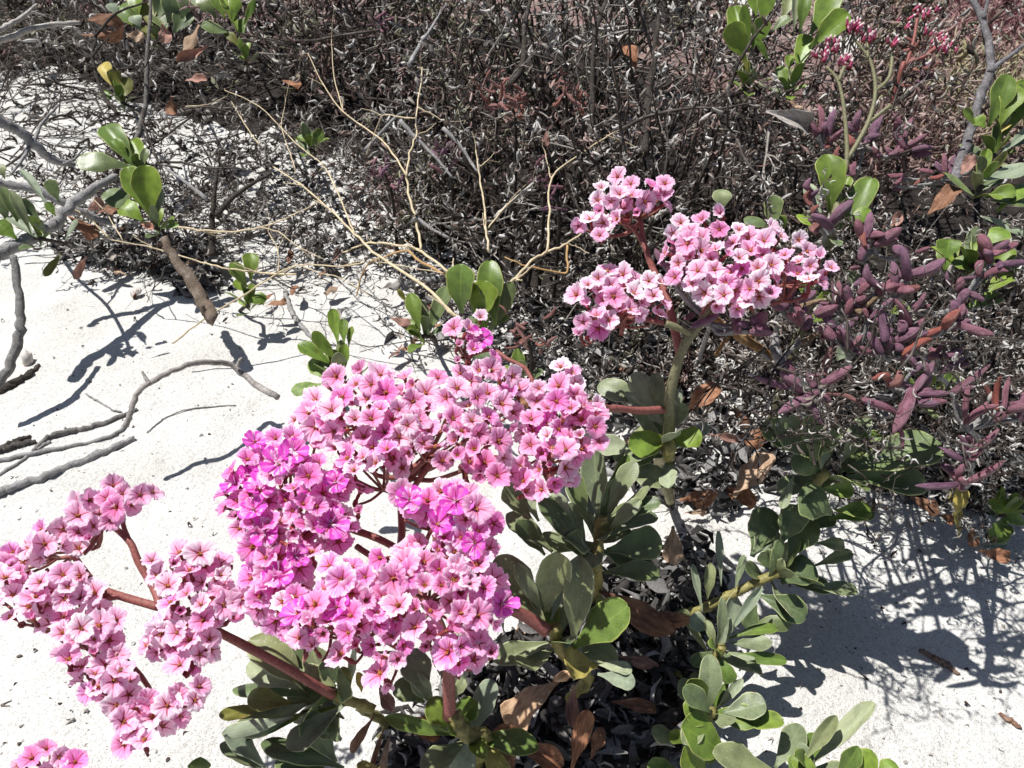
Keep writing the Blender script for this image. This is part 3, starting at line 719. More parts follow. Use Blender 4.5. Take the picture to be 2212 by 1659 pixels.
tint = np.clip(.50+.38*vn(Pf[:, 0], Pf[:, 1], 2.2, 4.0)+RNG.normal(size=n)*.14, 0, 1)
o = bulk('field_grass', CHIPS, Pf, A, np.stack([wd, ln, wd], 1), tint, FIELD)
o['label'] = 'blurred field of straw grass and purple low plants far behind'; o['category'] = 'grass'

# ================================================================== plants
def leaves(root, c, r, D, rows, name='leaf'):
    """rows: (base x, base y, tip x, tip y, width, kind[, tip depth change]) in tile pixels"""
    for q in rows:
        bx, by, tx, ty, w, kind = q[:6]
        p0 = tv(c, r, bx, by); p1 = tv(c, r, tx, ty)
        lpx = math.hypot(p1[0]-p0[0], p1[1]-p0[1]); Lw = lpx*D/FPX
        dt = q[6]*Lw if len(q) > 6 else random.uniform(-.35, .25)*Lw
        jd = random.uniform(-.006, .006)
        put_leaf(root, at(*p0, D+jd), at(*p1, D+jd+dt), w/3*D/FPX*(1.12 if D < .7 else .92), kind, name=name)
def rosette(root, p, axis, n, lmin, lmax, kinds, spread=(.35, 1.25), width=.42, name='leaf'):
    axis = axis.normalized(); x = axis.cross(Vector((.3, .9, .1))).normalized(); y = axis.cross(x)
    for i in range(n):
        a = i*2.39996+random.uniform(-.25, .25); s = spread[0]+(spread[1]-spread[0])*(i/(max(1, n-1)))
        d = (axis*math.cos(s)+(x*math.cos(a)+y*math.sin(a))*math.sin(s)); L = random.uniform(lmin, lmax)
        b = p-axis*(.012*i/n)
        put_leaf(root, b, b+d*L, L*width*random.uniform(.85, 1.15), random.choice(kinds), face=axis*1.0-d*.2+rv(.2), name=name)
def stem_to_ground(root, pts, r0, r1, mat=KNOB, name='stem', knob=.35, lean=.75):
    """pts: world points from the shoot tip down; goes on to the ground"""
    e = pts[-1]; ray = e-CAMP; k = (e.z+.01)/max(.05, -ray.z); g = e+ray*(k*lean); g.z = -.01; g += Vector((random.uniform(-.02, .02), random.uniform(-.02, .02), 0)); path = list(pts)+[e.lerp(g, .3)+rv(.010), e.lerp(g, .65)+rv(.014)+Vector((0, 0, .004)), g]
    m = len(path); r0 *= .8; r1 *= .62; rr = [r0+(r1-r0)*i/(m-1) for i in range(m)]
    return link(name, tubes_mesh(name, [(path, rr)], mat, root.location, 8, .06, 5, knob), root)

def poisson(poly, sp, seed):
    rnd = random.Random(seed); xs = [p[0] for p in poly]; ys = [p[1] for p in poly]; out = []
    for k in range(14000):
        x, y = rnd.uniform(min(xs), max(xs)), rnd.uniform(min(ys), max(ys))
        if not inpoly(x, y, poly): continue
        if all((x-a)**2+((y-b)*1.08)**2 > sp*sp for a, b in out): out.append((x, y))
    return out
def edge_dist(x, y, P):
    m = 1e9
    for i in range(len(P)):
        ax, ay = P[i-1]; bx, by = P[i]; dx, dy = bx-ax, by-ay
        t = max(0, min(1, ((x-ax)*dx+(y-ay)*dy)/(dx*dx+dy*dy+1e-9))); m = min(m, math.hypot(x-ax-t*dx, y-ay-t*dy))
    return m
def flower_head(root, poly, Dt, Db, hub, sp=39, bulge=.03, size=.0083, magpts=(), seed=0, inset=20, closed=.10, holes=(), extra_paths=(), magfrac=0.0, bracts=6, label=None, deep=.12, pale=.25):
    """papery flowers on a branching stalk; hub is the world point where the branches start"""
    cx = sum(p[0] for p in poly)/len(poly); cy = sum(p[1] for p in poly)/len(poly)
    y0 = min(p[1] for p in poly); y1 = max(p[1] for p in poly)
    pts = [p for p in poisson(poly, sp, seed) if edge_dist(p[0], p[1], poly) > inset*.35 and not any(inpoly(p[0], p[1], h) for h in holes)]
    emax = max(edge_dist(x, y, poly) for x, y in pts); fl = []
    for (x, y) in pts:
        t = (y-y0)/(y1-y0); e = min(1, edge_dist(x, y, poly)/emax)
        D = Dt+(Db-Dt)*t - bulge*math.sqrt(max(0, 1-(1-e)**2)) + random.uniform(-.008, .008)
        p = at(x, y, D); out = Vector((x-cx, 0, -(y-cy)*.8)); out = out/max(1e-6, out.length)*(1-e)
        nrm = (tocam(p)*.62+Vector((0, 0, .62))+out*.6+rv(.60)).normalized()
        mag = any(math.hypot(x-a, y-b) < sp*.55 for a, b in magpts) or random.random() < magfrac
        fl.append((p, nrm, mag))
    for (a, b) in magpts:
        if not any(math.hypot(a-x, b-y) < sp*.62 for x, y in pts):
            D = Dt+(Db-Dt)*(b-y0)/(y1-y0)-bulge; p = at(a, b, D); fl.append((p, (tocam(p)*.8+Vector((0, 0, .5))+rv(.3)).normalized(), True))
    # branches: hub -> cluster nodes -> flowers
    k = max(2, len(fl)//6); nodes = [fl[i*len(fl)//k][0].copy() for i in range(k)]
    for it in range(6):
        grp = [[] for _ in nodes]
        for i, f in enumerate(fl): grp[min(range(k), key=lambda j: (nodes[j]-f[0]).length)].append(i)
        for j, gq in enumerate(grp):
            if gq: nodes[j] = sum((fl[i][0] for i in gq), Vector())/len(gq)
    paths = list(extra_paths)
    for j, gq in enumerate(grp):
        if not gq: continue
        nd = nodes[j]; nv = sum((fl[i][1] for i in gq), Vector()).normalized(); nd = nd-nv*.028+(hub-nd)*.12
        mid = (hub+nd)/2+Vector((0, 0, -.006))+rv(.004)
        paths.append(([hub, mid, nd], [.0021, .0016, .0013]))
        for i in gq:
            b = fl[i][0]-fl[i][1]*size*1.5; paths.append(([nd, (nd+b)/2-nv*.003, b], [.0011, .0009, .0008]))
    head = link('flower_head', tubes_mesh('flower_head', paths, STALK, root.location, 6, .05, 3), root)
    if label: head['label'] = label
    for (p, nrm, mag) in fl:
        me = random.choice(FL_MAG) if mag else (random.choice(FL_CLOSED+FL_WILT) if random.random() < closed else random.choice(FLOWERS2 if random.random() < deep else FLOWERS0 if random.random() < pale else FLOWERS))
        s = size*random.uniform(.70, 1.05)*(1.06 if mag else 1)
        link('magenta_flower' if mag else 'flower', me, head, frameZ(p-root.location, nrm, random.uniform(0, 6.28), s))
    for k in range(bracts):
        p, nrm, _ = random.choice(fl); q = p-nrm*size*1.3+rv(.004)
        link('bract_cluster', BRACT, head, frameZ(q-root.location, nrm, random.uniform(0, 6.28), .0034))
    return head

FG = 'flowering shoots of the pink everlasting shrub'
GR = 'leafy green shoots around the flowering shrub'
# ---- A: shoot at the lower left with the V shaped head
cA = at(*tv(0, 2, 2150, 1180), .525)
A_ = thing('flowering_plant', 'bottom left shoot whose red stalk carries the pale V shaped head over bare sand', 'flower', Vector((cA.x, cA.y, 0)), FG)
stem_to_ground(A_, [cA, at(750, 1512, .535), at(800, 1530, .55)], .0042, .0055)
hubA = at(345, 1312, .475)
main = [cA, at(*tv(0, 2, 2090, 1150), .515), at(*tv(0, 2, 1800, 980), .50), at(*tv(0, 2, 1420, 780), .485), at(430, 1345, .48), hubA]
up1 = [hubA, at(*tv(0, 2, 1000, 500), .482), at(*tv(0, 2, 900, 330), .485), at(*tv(0, 2, 845, 200), .487), at(*tv(0, 2, 750, 110), .49), at(*tv(0, 2, 650, 60), .49)]
up2 = [hubA, at(*tv(0, 2, 830, 560), .475), at(*tv(0, 2, 660, 500), .474), at(*tv(0, 2, 560, 400), .478), at(*tv(0, 2, 470, 270), .48)]
up3 = [at(*tv(0, 2, 770, 545), .474), at(*tv(0, 2, 680, 570), .470), at(*tv(0, 2, 570, 605), .468)]
up4 = [at(*tv(0, 2, 845, 200), .487), at(*tv(0, 2, 800, 90), .488), at(*tv(0, 2, 800, 40), .488)]
up5 = [at(*tv(0, 2, 660, 120), .488), at(*tv(0, 2, 600, 210), .482), at(*tv(0, 2, 540, 275), .478)]
up6 = [at(*tv(0, 2, 350, 440), .476), at(*tv(0, 2, 250, 460), .474), at(*tv(0, 2, 160, 490), .474)]
up7 = [at(*tv(0, 2, 350, 440), .476), at(*tv(0, 2, 300, 370), .478)]
link('flower_stalk', tubes_mesh('flower_stalk', [(main, [.0038, .0033, .0031, .0029, .0027, .0025]), (up1, [.0023, .0025, .0023, .0021, .0018, .0014]),
     (up2, [.0026, .0026, .0025, .0022, .0018]), (up3, [.0019, .0017, .0014]), (up4, .0014), (up5, .0013), (up6, .0012), (up7, .0011)], STALK, A_.location, 8, .04, 4), A_)
flower_head(A_, [(-70, 1240), (-40, 1190), (0, 1185), (60, 1145), (120, 1105), (200, 1050), (260, 1034), (345, 1038), (345, 1095), (280, 1120), (225, 1135), (195, 1185), (150, 1195), (110, 1220), (60, 1245), (0, 1280), (-60, 1280)], .50, .468, at(215, 1130, .495), 28.5, .008, seed=1, deep=.03, pale=.8, bracts=4, closed=.06)
flower_head(A_, [(-60, 1240), (0, 1232), (130, 1220), (190, 1220), (222, 1260), (212, 1300), (260, 1330), (250, 1400), (300, 1430), (300, 1500), (445, 1440), (440, 1500), (405, 1550), (365, 1570), (310, 1632), (250, 1610), (242, 1550), (185, 1515), (150, 1440), (98, 1415), (100, 1375), (40, 1345), (-40, 1325)], .468, .432, at(240, 1400, .475), 29, .012, seed=2, deep=.03, pale=.8, bracts=6, closed=.06, label='lower left arm of the V shaped pale pink flower head')
flower_head(A_, [(300, 1250), (318, 1180), (392, 1175), (405, 1200), (430, 1180), (495, 1192), (530, 1300), (515, 1340), (475, 1375), (475, 1415), (445, 1450), (340, 1440), (268, 1410), (285, 1350), (335, 1330), (330, 1290)], .470, .448, at(370, 1330, .478), 28.5, .012, seed=3, deep=.03, pale=.8, bracts=5, closed=.06)
leaves(A_, 0, 2, .525, [
 (1990, 1160, 1620, 820, 200, 'dusty'), (2000, 1150, 1600, 990, 150, 'pale', .1), (2000, 1200, 1510, 1150, 120, 'dark'), (1900, 1240, 1600, 1200, 130, 'olive'),
 (1750, 1260, 1420, 1320, 80, 'olive'), (2000, 1240, 1520, 1420, 160, 'dusty'), (1900, 1330, 1440, 1440, 90, 'pale'), (1720, 1659, 1470, 1400, 120, 'pale', -.2),
 (2230, 1250, 1860, 1530, 140, 'dusty', -.3), (2200, 1260, 1600, 1490, 60, 'fresh', .1), (2180, 1620, 1960, 1300, 170, 'dark'), (2100, 1659, 1790, 1590, 180, 'dark'),
 (1720, 1690, 1430, 1500, 95, 'dusty'), (2150, 1160, 2000, 880, 150, 'dusty'), (2160, 1150, 2120, 940, 120, 'dark'), (2190, 1100, 1900, 850, 150, 'dark'), (2180, 1130, 1960, 1010, 110, 'dusty'),
 (2230, 1659, 1690, 1500, 130, 'dark'), (1320, 1700, 1295, 1590, 130, 'fresh'), (2212, 1480, 2040, 1360, 140, 'dusty'), (2230, 1340, 2080, 1250, 90, 'pale')])

# ---- a few flowers of a head that leaves the frame at the bottom left corner
cZ = at(-60, 1720, .46)
Z_ = thing('flowering_plant', 'pink flowers poking into the bottom left corner of the picture', 'flower', Vector((cZ.x, cZ.y, 0)), FG)
link('flower_stalk', tubes_mesh('flower_stalk', [([at(-40, 1700, .45), at(-60, 1760, .47), cZ, Vector((cZ.x-.01, cZ.y, -.01))], .0028)], STALK, Z_.location, 7, .04), Z_)
flower_head(Z_, [(15, 1660), (30, 1620), (70, 1595), (120, 1600), (180, 1610), (185, 1680), (150, 1730), (-40, 1760), (-30, 1690)], .44, .43, at(-20, 1720, .46), 33, .01, seed=5, size=.0078, bracts=2)

# ---- B: shoot at the bottom centre carrying the big dome
cB = at(*tv(1, 2, 830, 1450), .52)
B_ = thing('flowering_plant', 'bottom centre shoot with knobbly yellow stem carrying the big magenta and pink dome', 'flower', Vector((cB.x, cB.y, 0)), FG)
stem_to_ground(B_, [at(*tv(1, 2, 720, 1300), .515), at(*tv(1, 2, 770, 1400), .515), cB, at(*tv(1, 2, 930, 1450), .53)], .0058, .0065, knob=.5)
hubB = at(868, 1150, .515); hubF = at(885, 1270, .475)
stalkB = [at(*tv(1, 2, 700, 1330), .515), at(*tv(1, 2, 695, 1100), .505), at(*tv(1, 2, 680, 900), .495), at(940, 1330, .49), hubF]
b1 = [hubF, at(866, 1200, .495), hubB, at(868, 1090, .52), at(880, 1040, .525), at(905, 1010, .525)]
b2 = [at(866, 1190, .50), at(820, 1165, .505), at(765, 1145, .505), at(700, 1120, .50)]
b3 = [at(875, 1240, .485), at(800, 1200, .495), at(770, 1180, .50)]
b4 = [at(868, 1090, .52), at(925, 1010, .52), at(950, 1000, .515)]
b5 = [hubF, at(940, 1180, .485), at(925, 1120, .485), at(905, 1090, .48)]
link('flower_stalk', tubes_mesh('flower_stalk', [(stalkB, [.0045, .0042, .0039, .0034, .0029]), (b1, .0026), (b2, .0024), (b3, .0020), (b4, .0020), (b5, .0020)], STALK, B_.location, 9, .05, 4), B_)
HOLE = [(775, 1095), (862, 1052), (850, 1110), (900, 1140), (935, 1145), (930, 1172), (880, 1172), (820, 1192), (790, 1204), (748, 1188), (770, 1150), (790, 1120)]
HOLE2 = [(905, 985), (1000, 1005), (1005, 1042), (930, 1040), (895, 1015)]
flower_head(B_, [(690, 1205), (760, 1185), (830, 1185), (870, 1168), (935, 1160), (880, 1125), (845, 1085), (855, 1045), (930, 1055), (1000, 1040), (1050, 1060), (1095, 1120), (1085, 1200), (1075, 1240), (1108, 1300), (1095, 1390), (1050, 1445), (980, 1440), (930, 1410), (895, 1425), (860, 1485), (800, 1490), (770, 1425), (690, 1415), (640, 1385), (600, 1345), (600, 1260), (650, 1265)],
            .468, .432, hubF, 31, .030, .0090, [(640, 1310), (718, 1312), (885, 1078), (985, 1080), (1072, 1305)], 11, holes=[HOLE], bracts=9, closed=.12, deep=.35, pale=.2, magfrac=.02, label='nearest lobe of the dome, pink with two big magenta blooms')
flower_head(B_, [(468, 1050), (495, 1000), (540, 945), (615, 930), (680, 945), (735, 985), (750, 1050), (795, 1090), (770, 1130), (760, 1185), (700, 1205), (690, 1255), (640, 1285), (690, 1410), (620, 1385), (550, 1370), (525, 1310), (528, 1230), (495, 1170), (480, 1110)],
            .492, .455, at(660, 1140, .52), 28, .026, .0088, [(600, 1000), (632, 985), (556, 1052), (570, 1150), (705, 1135), (548, 1100), (650, 1200), (600, 1240), (545, 1230)], 12, closed=.2, bracts=10, magfrac=.10, deep=.75, label='left flank of the dome, the most magenta flowers')
flower_head(B_, [(612, 935), (635, 868), (698, 815), (745, 795), (800, 783), (860, 795), (930, 795), (965, 765), (1010, 770), (1060, 760), (1100, 770), (1122, 805), (1135, 850), (1122, 900), (1128, 945), (1110, 985), (1128, 1015), (1090, 1068), (1050, 1056), (1010, 1045), (960, 1035), (930, 990), (880, 1015), (840, 1030), (795, 1048), (790, 1092), (740, 1065), (720, 990), (680, 950)],
            .525, .475, at(870, 1030, .53), 27, .030, .0087, [(835, 915)], 13, holes=[HOLE2], closed=.16, bracts=14, deep=.15, pale=.45, label='broad back of the dome, pale pink flowers')
leaves(B_, 1, 2, .53, [
 (560, 1220, 430, 890, 180, 'dusty'), (540, 1235, 345, 1110, 130, 'dark'), (700, 1390, 555, 1225, 160, 'fresh', -.2), (620, 1410, 885, 1235, 140, 'bright', -.2), (770, 1450, 285, 1330, 90, 'fresh'),
 (830, 1470, 770, 1720, 150, 'pale', -.3), (905, 1480, 1060, 1740, 130, 'yellow', -.3), (725, 1190, 785, 985, 80, 'pale'), (640, 1060, 620, 920, 70, 'dusty'), (60, 1180, 10, 1000, 70, 'olive'), (130, 1170, 100, 1040, 60, 'yellow'),
 (740, 1200, 800, 1080, 70, 'dusty'), (600, 1230, 470, 1050, 110, 'dusty'), (250, 1659, 100, 1640, 60, 'yellow')])

# ---- C: shoot right of the dome, red stalk running left into it
cC = at(*tv(1, 2, 1390, 820), .54)
C_ = thing('flowering_plant', 'shoot with one round yellow leaf, its red stalk entering the dome from the right', 'flower', Vector((cC.x, cC.y, 0)), FG)
stem_to_ground(C_, [at(*tv(1, 2, 1390, 740), .535), cC, at(*tv(1, 2, 1450, 930), .55), at(*tv(1, 2, 1600, 1080), .58)], .0048, .0055, knob=.45)
hubC = at(1170, 1010, .515); hubK = at(1010, 770, .545)
link('flower_stalk', tubes_mesh('flower_stalk', [([at(*tv(1, 2, 1330, 770), .532), at(*tv(1, 2, 1200, 680), .525), at(*tv(1, 2, 1080, 620), .515), at(1060, 1290, .505), at(1000, 1240, .50)], [.0048, .0042, .0036, .003, .0025])], STALK, C_.location, 9, .05), C_)
leaves(C_, 1, 2, .54, [
 (1330, 740, 1005, 290, 210, 'dusty'), (1300, 645, 1140, 335, 95, 'dusty', -.3), (1330, 650, 1395, 255, 210, 'dusty'), (1360, 700, 1475, 340, 100, 'pale', -.2), (1500, 850, 1545, 290, 180, 'dusty', -.1), (1345, 805, 1370, 605, 100, 'fresh'),
 (1500, 880, 1855, 605, 230, 'fresh', -.25), (1640, 690, 1745, 580, 130, 'dark'), (1370, 840, 980, 955, 130, 'dusty', -.1), (1660, 1000, 1440, 975, 190, 'yellow', -.5), (1560, 1040, 1365, 1080, 60, 'tan'), (1650, 985, 1885, 1030, 80, 'pale', -.2), (1660, 1050, 1905, 1115, 105, 'pale', -.1), (1400, 860, 1560, 900, 60, 'pale')])

# ---- D: upright rosette in the shade right of the dome
cD = at(*tv(1, 2, 1670, 150), .565)
D_ = thing('leafy_shoot', 'dusty dark green rosette on an upright scarred stem just right of the dome', 'plant', Vector((cD.x, cD.y, 0)), GR)
stem_to_ground(D_, [at(*tv(1, 2, 1690, 40), .56), cD, at(*tv(1, 2, 1650, 380), .57)], .0048, .006, knob=.4)
leaves(D_, 1, 2, .565, [
 (1620, 280, 1380, 0, 60, 'dusty'), (1590, 240, 1480, -60, 100, 'dusty'), (1600, 290, 1280, -110, 130, 'dark'), (1720, 250, 2075, 190, 200, 'dark'), (1700, 390, 2065, 400, 140, 'dark'), (1730, 120, 1940, -80, 90, 'dusty'), (1370, 260, 1075, 10, 130, 'dusty'),
 (1320, 280, 1140, 50, 110, 'dark'), (1740, 150, 2050, 20, 110, 'dusty'), (1620, 270, 1500, 180, 60, 'pale'), (1660, 60, 1560, -130, 60, 'pale'), (1720, 60, 1800, -150, 50, 'dusty'), (1560, 300, 1490, 120, 130, 'dark')])
leaves(D_, 1, 1, .565, [
 (1660, 1700, 1640, 1255, 160, 'dusty'), (1690, 1680, 1860, 1285, 75, 'fresh'), (1720, 1680, 1905, 1335, 120, 'dusty'), (1740, 1700, 1995, 1495, 70, 'dusty'), (1600, 1730, 1470, 1380, 110, 'dark'), (1500, 1720, 1370, 1535, 90, 'pale'),
 (1280, 1720, 1150, 1475, 100, 'pale'), (1240, 1720, 1060, 1480, 140, 'dusty'), (1780, 1700, 2070, 1590, 110, 'dark'), (1560, 1720, 1330, 1600, 90, 'dusty'), (1680, 1690, 1790, 1440, 100, 'dark')])

# ---- E: tall stem at the right with three heads and the cone shaped head on a side branch
cE = at(*tv(1, 1, 2120, 1190), .60)
E_ = thing('flowering_plant', 'tall olive stem right of centre holding three pale pink heads above the purple succulents', 'flower', Vector((cE.x, cE.y, 0)), FG)
stem_to_ground(E_, [cE, at(1443, 985, .605)], .0062, .007, knob=.25)
fork = at(1470, 765, .565); top3 = at(1512, 700, .555)
link('flower_stalk', tubes_mesh('flower_stalk', [([cE, at(1446, 905, .59), at(1448, 850, .578), fork, at(1492, 725, .558), top3, at(1530, 665, .555)], [.0046, .0043, .0040, .0036, .0034, .0030, .0026]),
     ([at(1495, 722, .557), at(1470, 710, .553), at(1436, 698, .55)], [.0026, .0026, .0025])], GSTALK, E_.location, 9, .04), E_)
hT1 = at(1385, 480, .585); hT2 = at(1350, 685, .565); hT3 = at(1560, 640, .555)
link('flower_stalk', tubes_mesh('flower_stalk', [([fork, at(1452, 690, .567), at(1440, 640, .572), at(1410, 580, .578), at(1390, 520, .582), hT1], [.0034, .0031, .0028, .0025, .0022, .002]), ([at(1415, 590, .577), at(1395, 540, .578), at(1365, 490, .582), at(1335, 480, .58)], .0016),
     ([at(1436, 698, .55), at(1390, 690, .558), hT2], .0018), ([top3, at(1530, 660, .555), hT3], .0024),
     ([at(1445, 884, .588), at(1380, 887, .572), at(1310, 884, .55), at(1250, 930, .53), hubC], [.0030, .0028, .0025, .002, .002]), ([at(1330, 884, .556), at(1280, 870, .54), at(1230, 860, .53)], .0016)], STALK, E_.location, 8, .05), E_)
flower_head(E_, [(1232, 490), (1250, 435), (1290, 393), (1330, 368), (1400, 355), (1490, 368), (1485, 412), (1455, 447), (1400, 455), (1375, 478), (1338, 490), (1335, 515), (1300, 520), (1248, 508)], .590, .565, hT1, 25.5, .012, .0083, seed=21, deep=.03, pale=.8, inset=26, bracts=4, closed=.08)
flower_head(E_, [(1225, 655), (1232, 600), (1268, 572), (1330, 563), (1382, 583), (1455, 605), (1455, 645), (1438, 698), (1400, 712), (1380, 692), (1350, 690), (1330, 715), (1300, 728), (1270, 725), (1258, 755), (1218, 720)], .568, .550, hT2, 25.5, .012, .0083, seed=22, deep=.03, pale=.8, inset=26, bracts=4, closed=.08)
flower_head(E_, [(1412, 550), (1435, 485), (1500, 447), (1562, 445), (1592, 475), (1640, 473), (1680, 482), (1722, 493), (1765, 535), (1808, 565), (1810, 618), (1760, 618), (1722, 605), (1695, 645), (1665, 672), (1600, 678), (1560, 688), (1515, 645), (1480, 628), (1425, 588)], .572, .535, hT3, 26, .020, .0083, seed=23, deep=.03, pale=.8, inset=26, bracts=8, closed=.06)
flower_head(E_, [(1210, 755), (1245, 795), (1292, 845), (1313, 900), (1308, 955), (1268, 995), (1255, 1038), (1205, 1078), (1165, 1078), (1118, 1062), (1108, 1000), (1118, 960), (1113, 910), (1145, 860), (1160, 812)], .520, .492, hubC, 26, .020, .0082, [(1176, 905)], 14, bracts=7, closed=.10, label='cone shaped head beside the dome')
flower_head(E_, [(950, 790), (960, 730), (975, 672), (1012, 662), (1060, 675), (1070, 732), (1050, 758), (1000, 775)], .560, .545, hubK, 25, .010, .0084, [(1042, 726)], 15, extra_paths=[([hubC, at(1150, 820, .535), at(1095, 775, .54), at(1060, 755, .545), hubK], .0016)], bracts=4, label='small knob of flowers standing above the back of the dome')
leaves(E_, 1, 1, .605, [
 (2080, 1095, 1905, 750, 170, 'pale'), (2090, 1060, 2030, 755, 85, 'dusty'), (2060, 1085, 1840, 880, 55, 'pale'), (1980, 985, 1665, 830, 140, 'dusty'), (2140, 1180, 1860, 1245, 165, 'bright', -.3), (2110, 1210, 2340, 1160, 125, 'bright', -.3),
 (1900, 1235, 1650, 1240, 150, 'pale'), (2165, 1490, 1905, 1420, 160, 'dusty'), (2150, 1060, 2190, 860, 65, 'pale'), (2090, 1100, 1990, 1000, 60, 'pale'), (2100, 1300, 1760, 1290, 130, 'dusty'), (2100, 1150, 2240, 960, 90, 'dusty'), (2110, 1200, 1900, 1340, 110, 'dark')])

# ---- F: leafy branch on the sand at the right
cF = at(*tv(2, 2, 650, 380), .64)
F_ = thing('leafy_shoot', 'dark green leafy branch leaning over the shadowed sand at lower right', 'plant', Vector((cF.x, cF.y, 0)), GR)
stem_to_ground(F_, [cF, at(*tv(2, 2, 450, 470), .645), at(*tv(2, 2, 250, 570), .65), at(*tv(2, 2, 60, 660), .66)], .0042, .0055, knob=.4)
leaves(F_, 2, 2, .64, [
 (450, 290, 570, -20, 190, 'dark'), (450, 280, 605, 110, 150, 'dusty'), (640, 200, 760, -40, 170, 'dark'), (690, 300, 845, 50, 190, 'dark'), (820, 110, 985, 10, 120, 'dark'), (950, 50, 1240, -5, 110, 'fresh'), (860, 200, 1055, 215, 80, 'dusty'),
 (850, 350, 1105, 260, 75, 'dusty'), (640, 460, 855, 340, 180, 'dark'), (850, 480, 1135, 510, 110, 'dusty'), (500, 540, 805, 680, 165, 'dark'), (130, 650, 60, 335, 45, 'pale'), (160, 570, 185, 335, 65, 'dusty'), (250, 480, 235, 120, 45, 'pale'),
 (250, 700, 265, 550, 60, 'dusty'), (430, 730, 705, 720, 100, 'dark'), (340, 500, 400, 280, 50, 'dusty'), (560, 420, 640, 180, 70, 'dark'), (600, 380, 520, 250, 110, 'dark'), (480, 600, 420, 760, 90, 'dark')])
# ---- F2: shoot below it
cG = at(*tv(2, 2, 260, 870), .62)
G_ = thing('leafy_shoot', 'small pale dusty shoot with narrow upright leaves, left edge of the lower right sand', 'plant', Vector((cG.x, cG.y, 0)), GR)
stem_to_ground(G_, [cG, at(*tv(2, 2, 190, 980), .63), at(*tv(2, 2, 130, 1040), .64)], .0042, .005, knob=.4)
leaves(G_, 2, 2, .62, [
 (290, 800, 515, 475, 60, 'pale'), (300, 820, 615, 755, 70, 'fresh'), (310, 850, 580, 850, 90, 'dusty'), (280, 920, 680, 965, 75, 'fresh'), (170, 770, 50, 680, 110, 'pale'), (230, 930, 320, 1110, 90, 'fresh'), (310, 1080, 200, 1260, 80, 'fresh'),
 (150, 1250, 85, 1030, 110, 'dusty'), (220, 1280, 390, 1085, 60, 'pale'), (210, 880, 150, 700, 55, 'dusty'), (220, 860, 260, 560, 60, 'dusty'), (200, 900, 60, 990, 80, 'dark')])
# ---- G: rosettes at the bottom right edge
cH = at(*tv(2, 2, 190, 1290), .58)
H_ = thing('leafy_shoot', 'broad leaved shoot with yellow edged leaves at the bottom edge, right of the litter', 'plant', Vector((cH.x, cH.y, 0)), GR)
stem_to_ground(H_, [cH, at(*tv(2, 2, 130, 1380), .60)], .0042, .005, knob=.4)
leaves(H_, 2, 2, .58, [
 (260, 1300, 540, 1240, 170, 'dusty', -.2), (270, 1340, 660, 1350, 125, 'fresh'), (300, 1590, -20, 1390, 250, 'bright', -.3), (150, 1720, 20, 1530, 200, 'bright', -.3), (660, 1720, 200, 1560, 180, 'dusty', -.2), (200, 1380, 0, 1245, 150, 'fresh'),
 (600, 1659, 770, 1380, 150, 'dusty'), (690, 1720, 790, 1600, 150, 'fresh'), (180, 1300, 10, 1130, 120, 'dark')])
leaves(H_, 1, 2, .58, [(2240, 1500, 2010, 1410, 100, 'dusty'), (2230, 1500, 2130, 1430, 90, 'fresh'), (2212, 1700, 1985, 1640, 120, 'fresh')])
cI = at(*tv(2, 2, 830, 1680), .57)
I_ = thing('leafy_shoot', 'grey green shoot with one long spoon shaped leaf reaching right over bottom right sand', 'plant', Vector((cI.x, cI.y, 0)), GR)
stem_to_ground(I_, [cI, at(*tv(2, 2, 800, 1760), .59)], .004, .005)
leaves(I_, 2, 2, .57, [(820, 1650, 1250, 1240, 115, 'pale', -.1), (780, 1620, 1000, 1320, 90, 'dusty'), (1000, 1720, 1140, 1520, 110, 'fresh'), (1060, 1720, 1240, 1560, 140, 'bright'), (1250, 1740, 1385, 1630, 120, 'bright'), (900, 1720, 700, 1600, 120, 'fresh'), (870, 1690, 760, 1500, 70, 'dusty')])
# ---- right hand rosette under the succulents
cR = at(*tv(2, 1, 940, 1390), .61)
R_ = thing('leafy_shoot', 'big dark rosette with one very broad leaf pointing right, below the purple succulents', 'plant', Vector((cR.x, cR.y, 0)), GR)
stem_to_ground(R_, [cR, at(*tv(2, 1, 800, 1560), .62)], .0045, .0055)
leaves(R_, 2, 1, .61, [
 (850, 1340, 610, 1065, 200, 'dusty'), (840, 1340, 950, 1030, 240, 'dark'), (800, 1310, 530, 1070, 150, 'dark'), (900, 1380, 945, 1185, 60, 'pale'), (1000, 1300, 1210, 1035, 95, 'dusty'), (1030, 1340, 1140, 1160, 70, 'dusty'), (1060, 1390, 1680, 1230, 290, 'dark', -.15),
 (1060, 1430, 1580, 1480, 190, 'dark'), (1000, 1440, 745, 1500, 170, 'dusty'), (880, 1510, 1110, 1520, 95, 'fresh'), (970, 1670, 750, 1550, 220, 'dark'), (980, 1650, 1220, 1659, 110, 'fresh'), (1100, 1160, 1310, 1170, 70, 'fresh'), (1010, 1400, 1300, 1230, 150, 'dark'),
 (720, 1420, 640, 1640, 60, 'dusty'), (900, 1400, 700, 1330, 120, 'dark')])

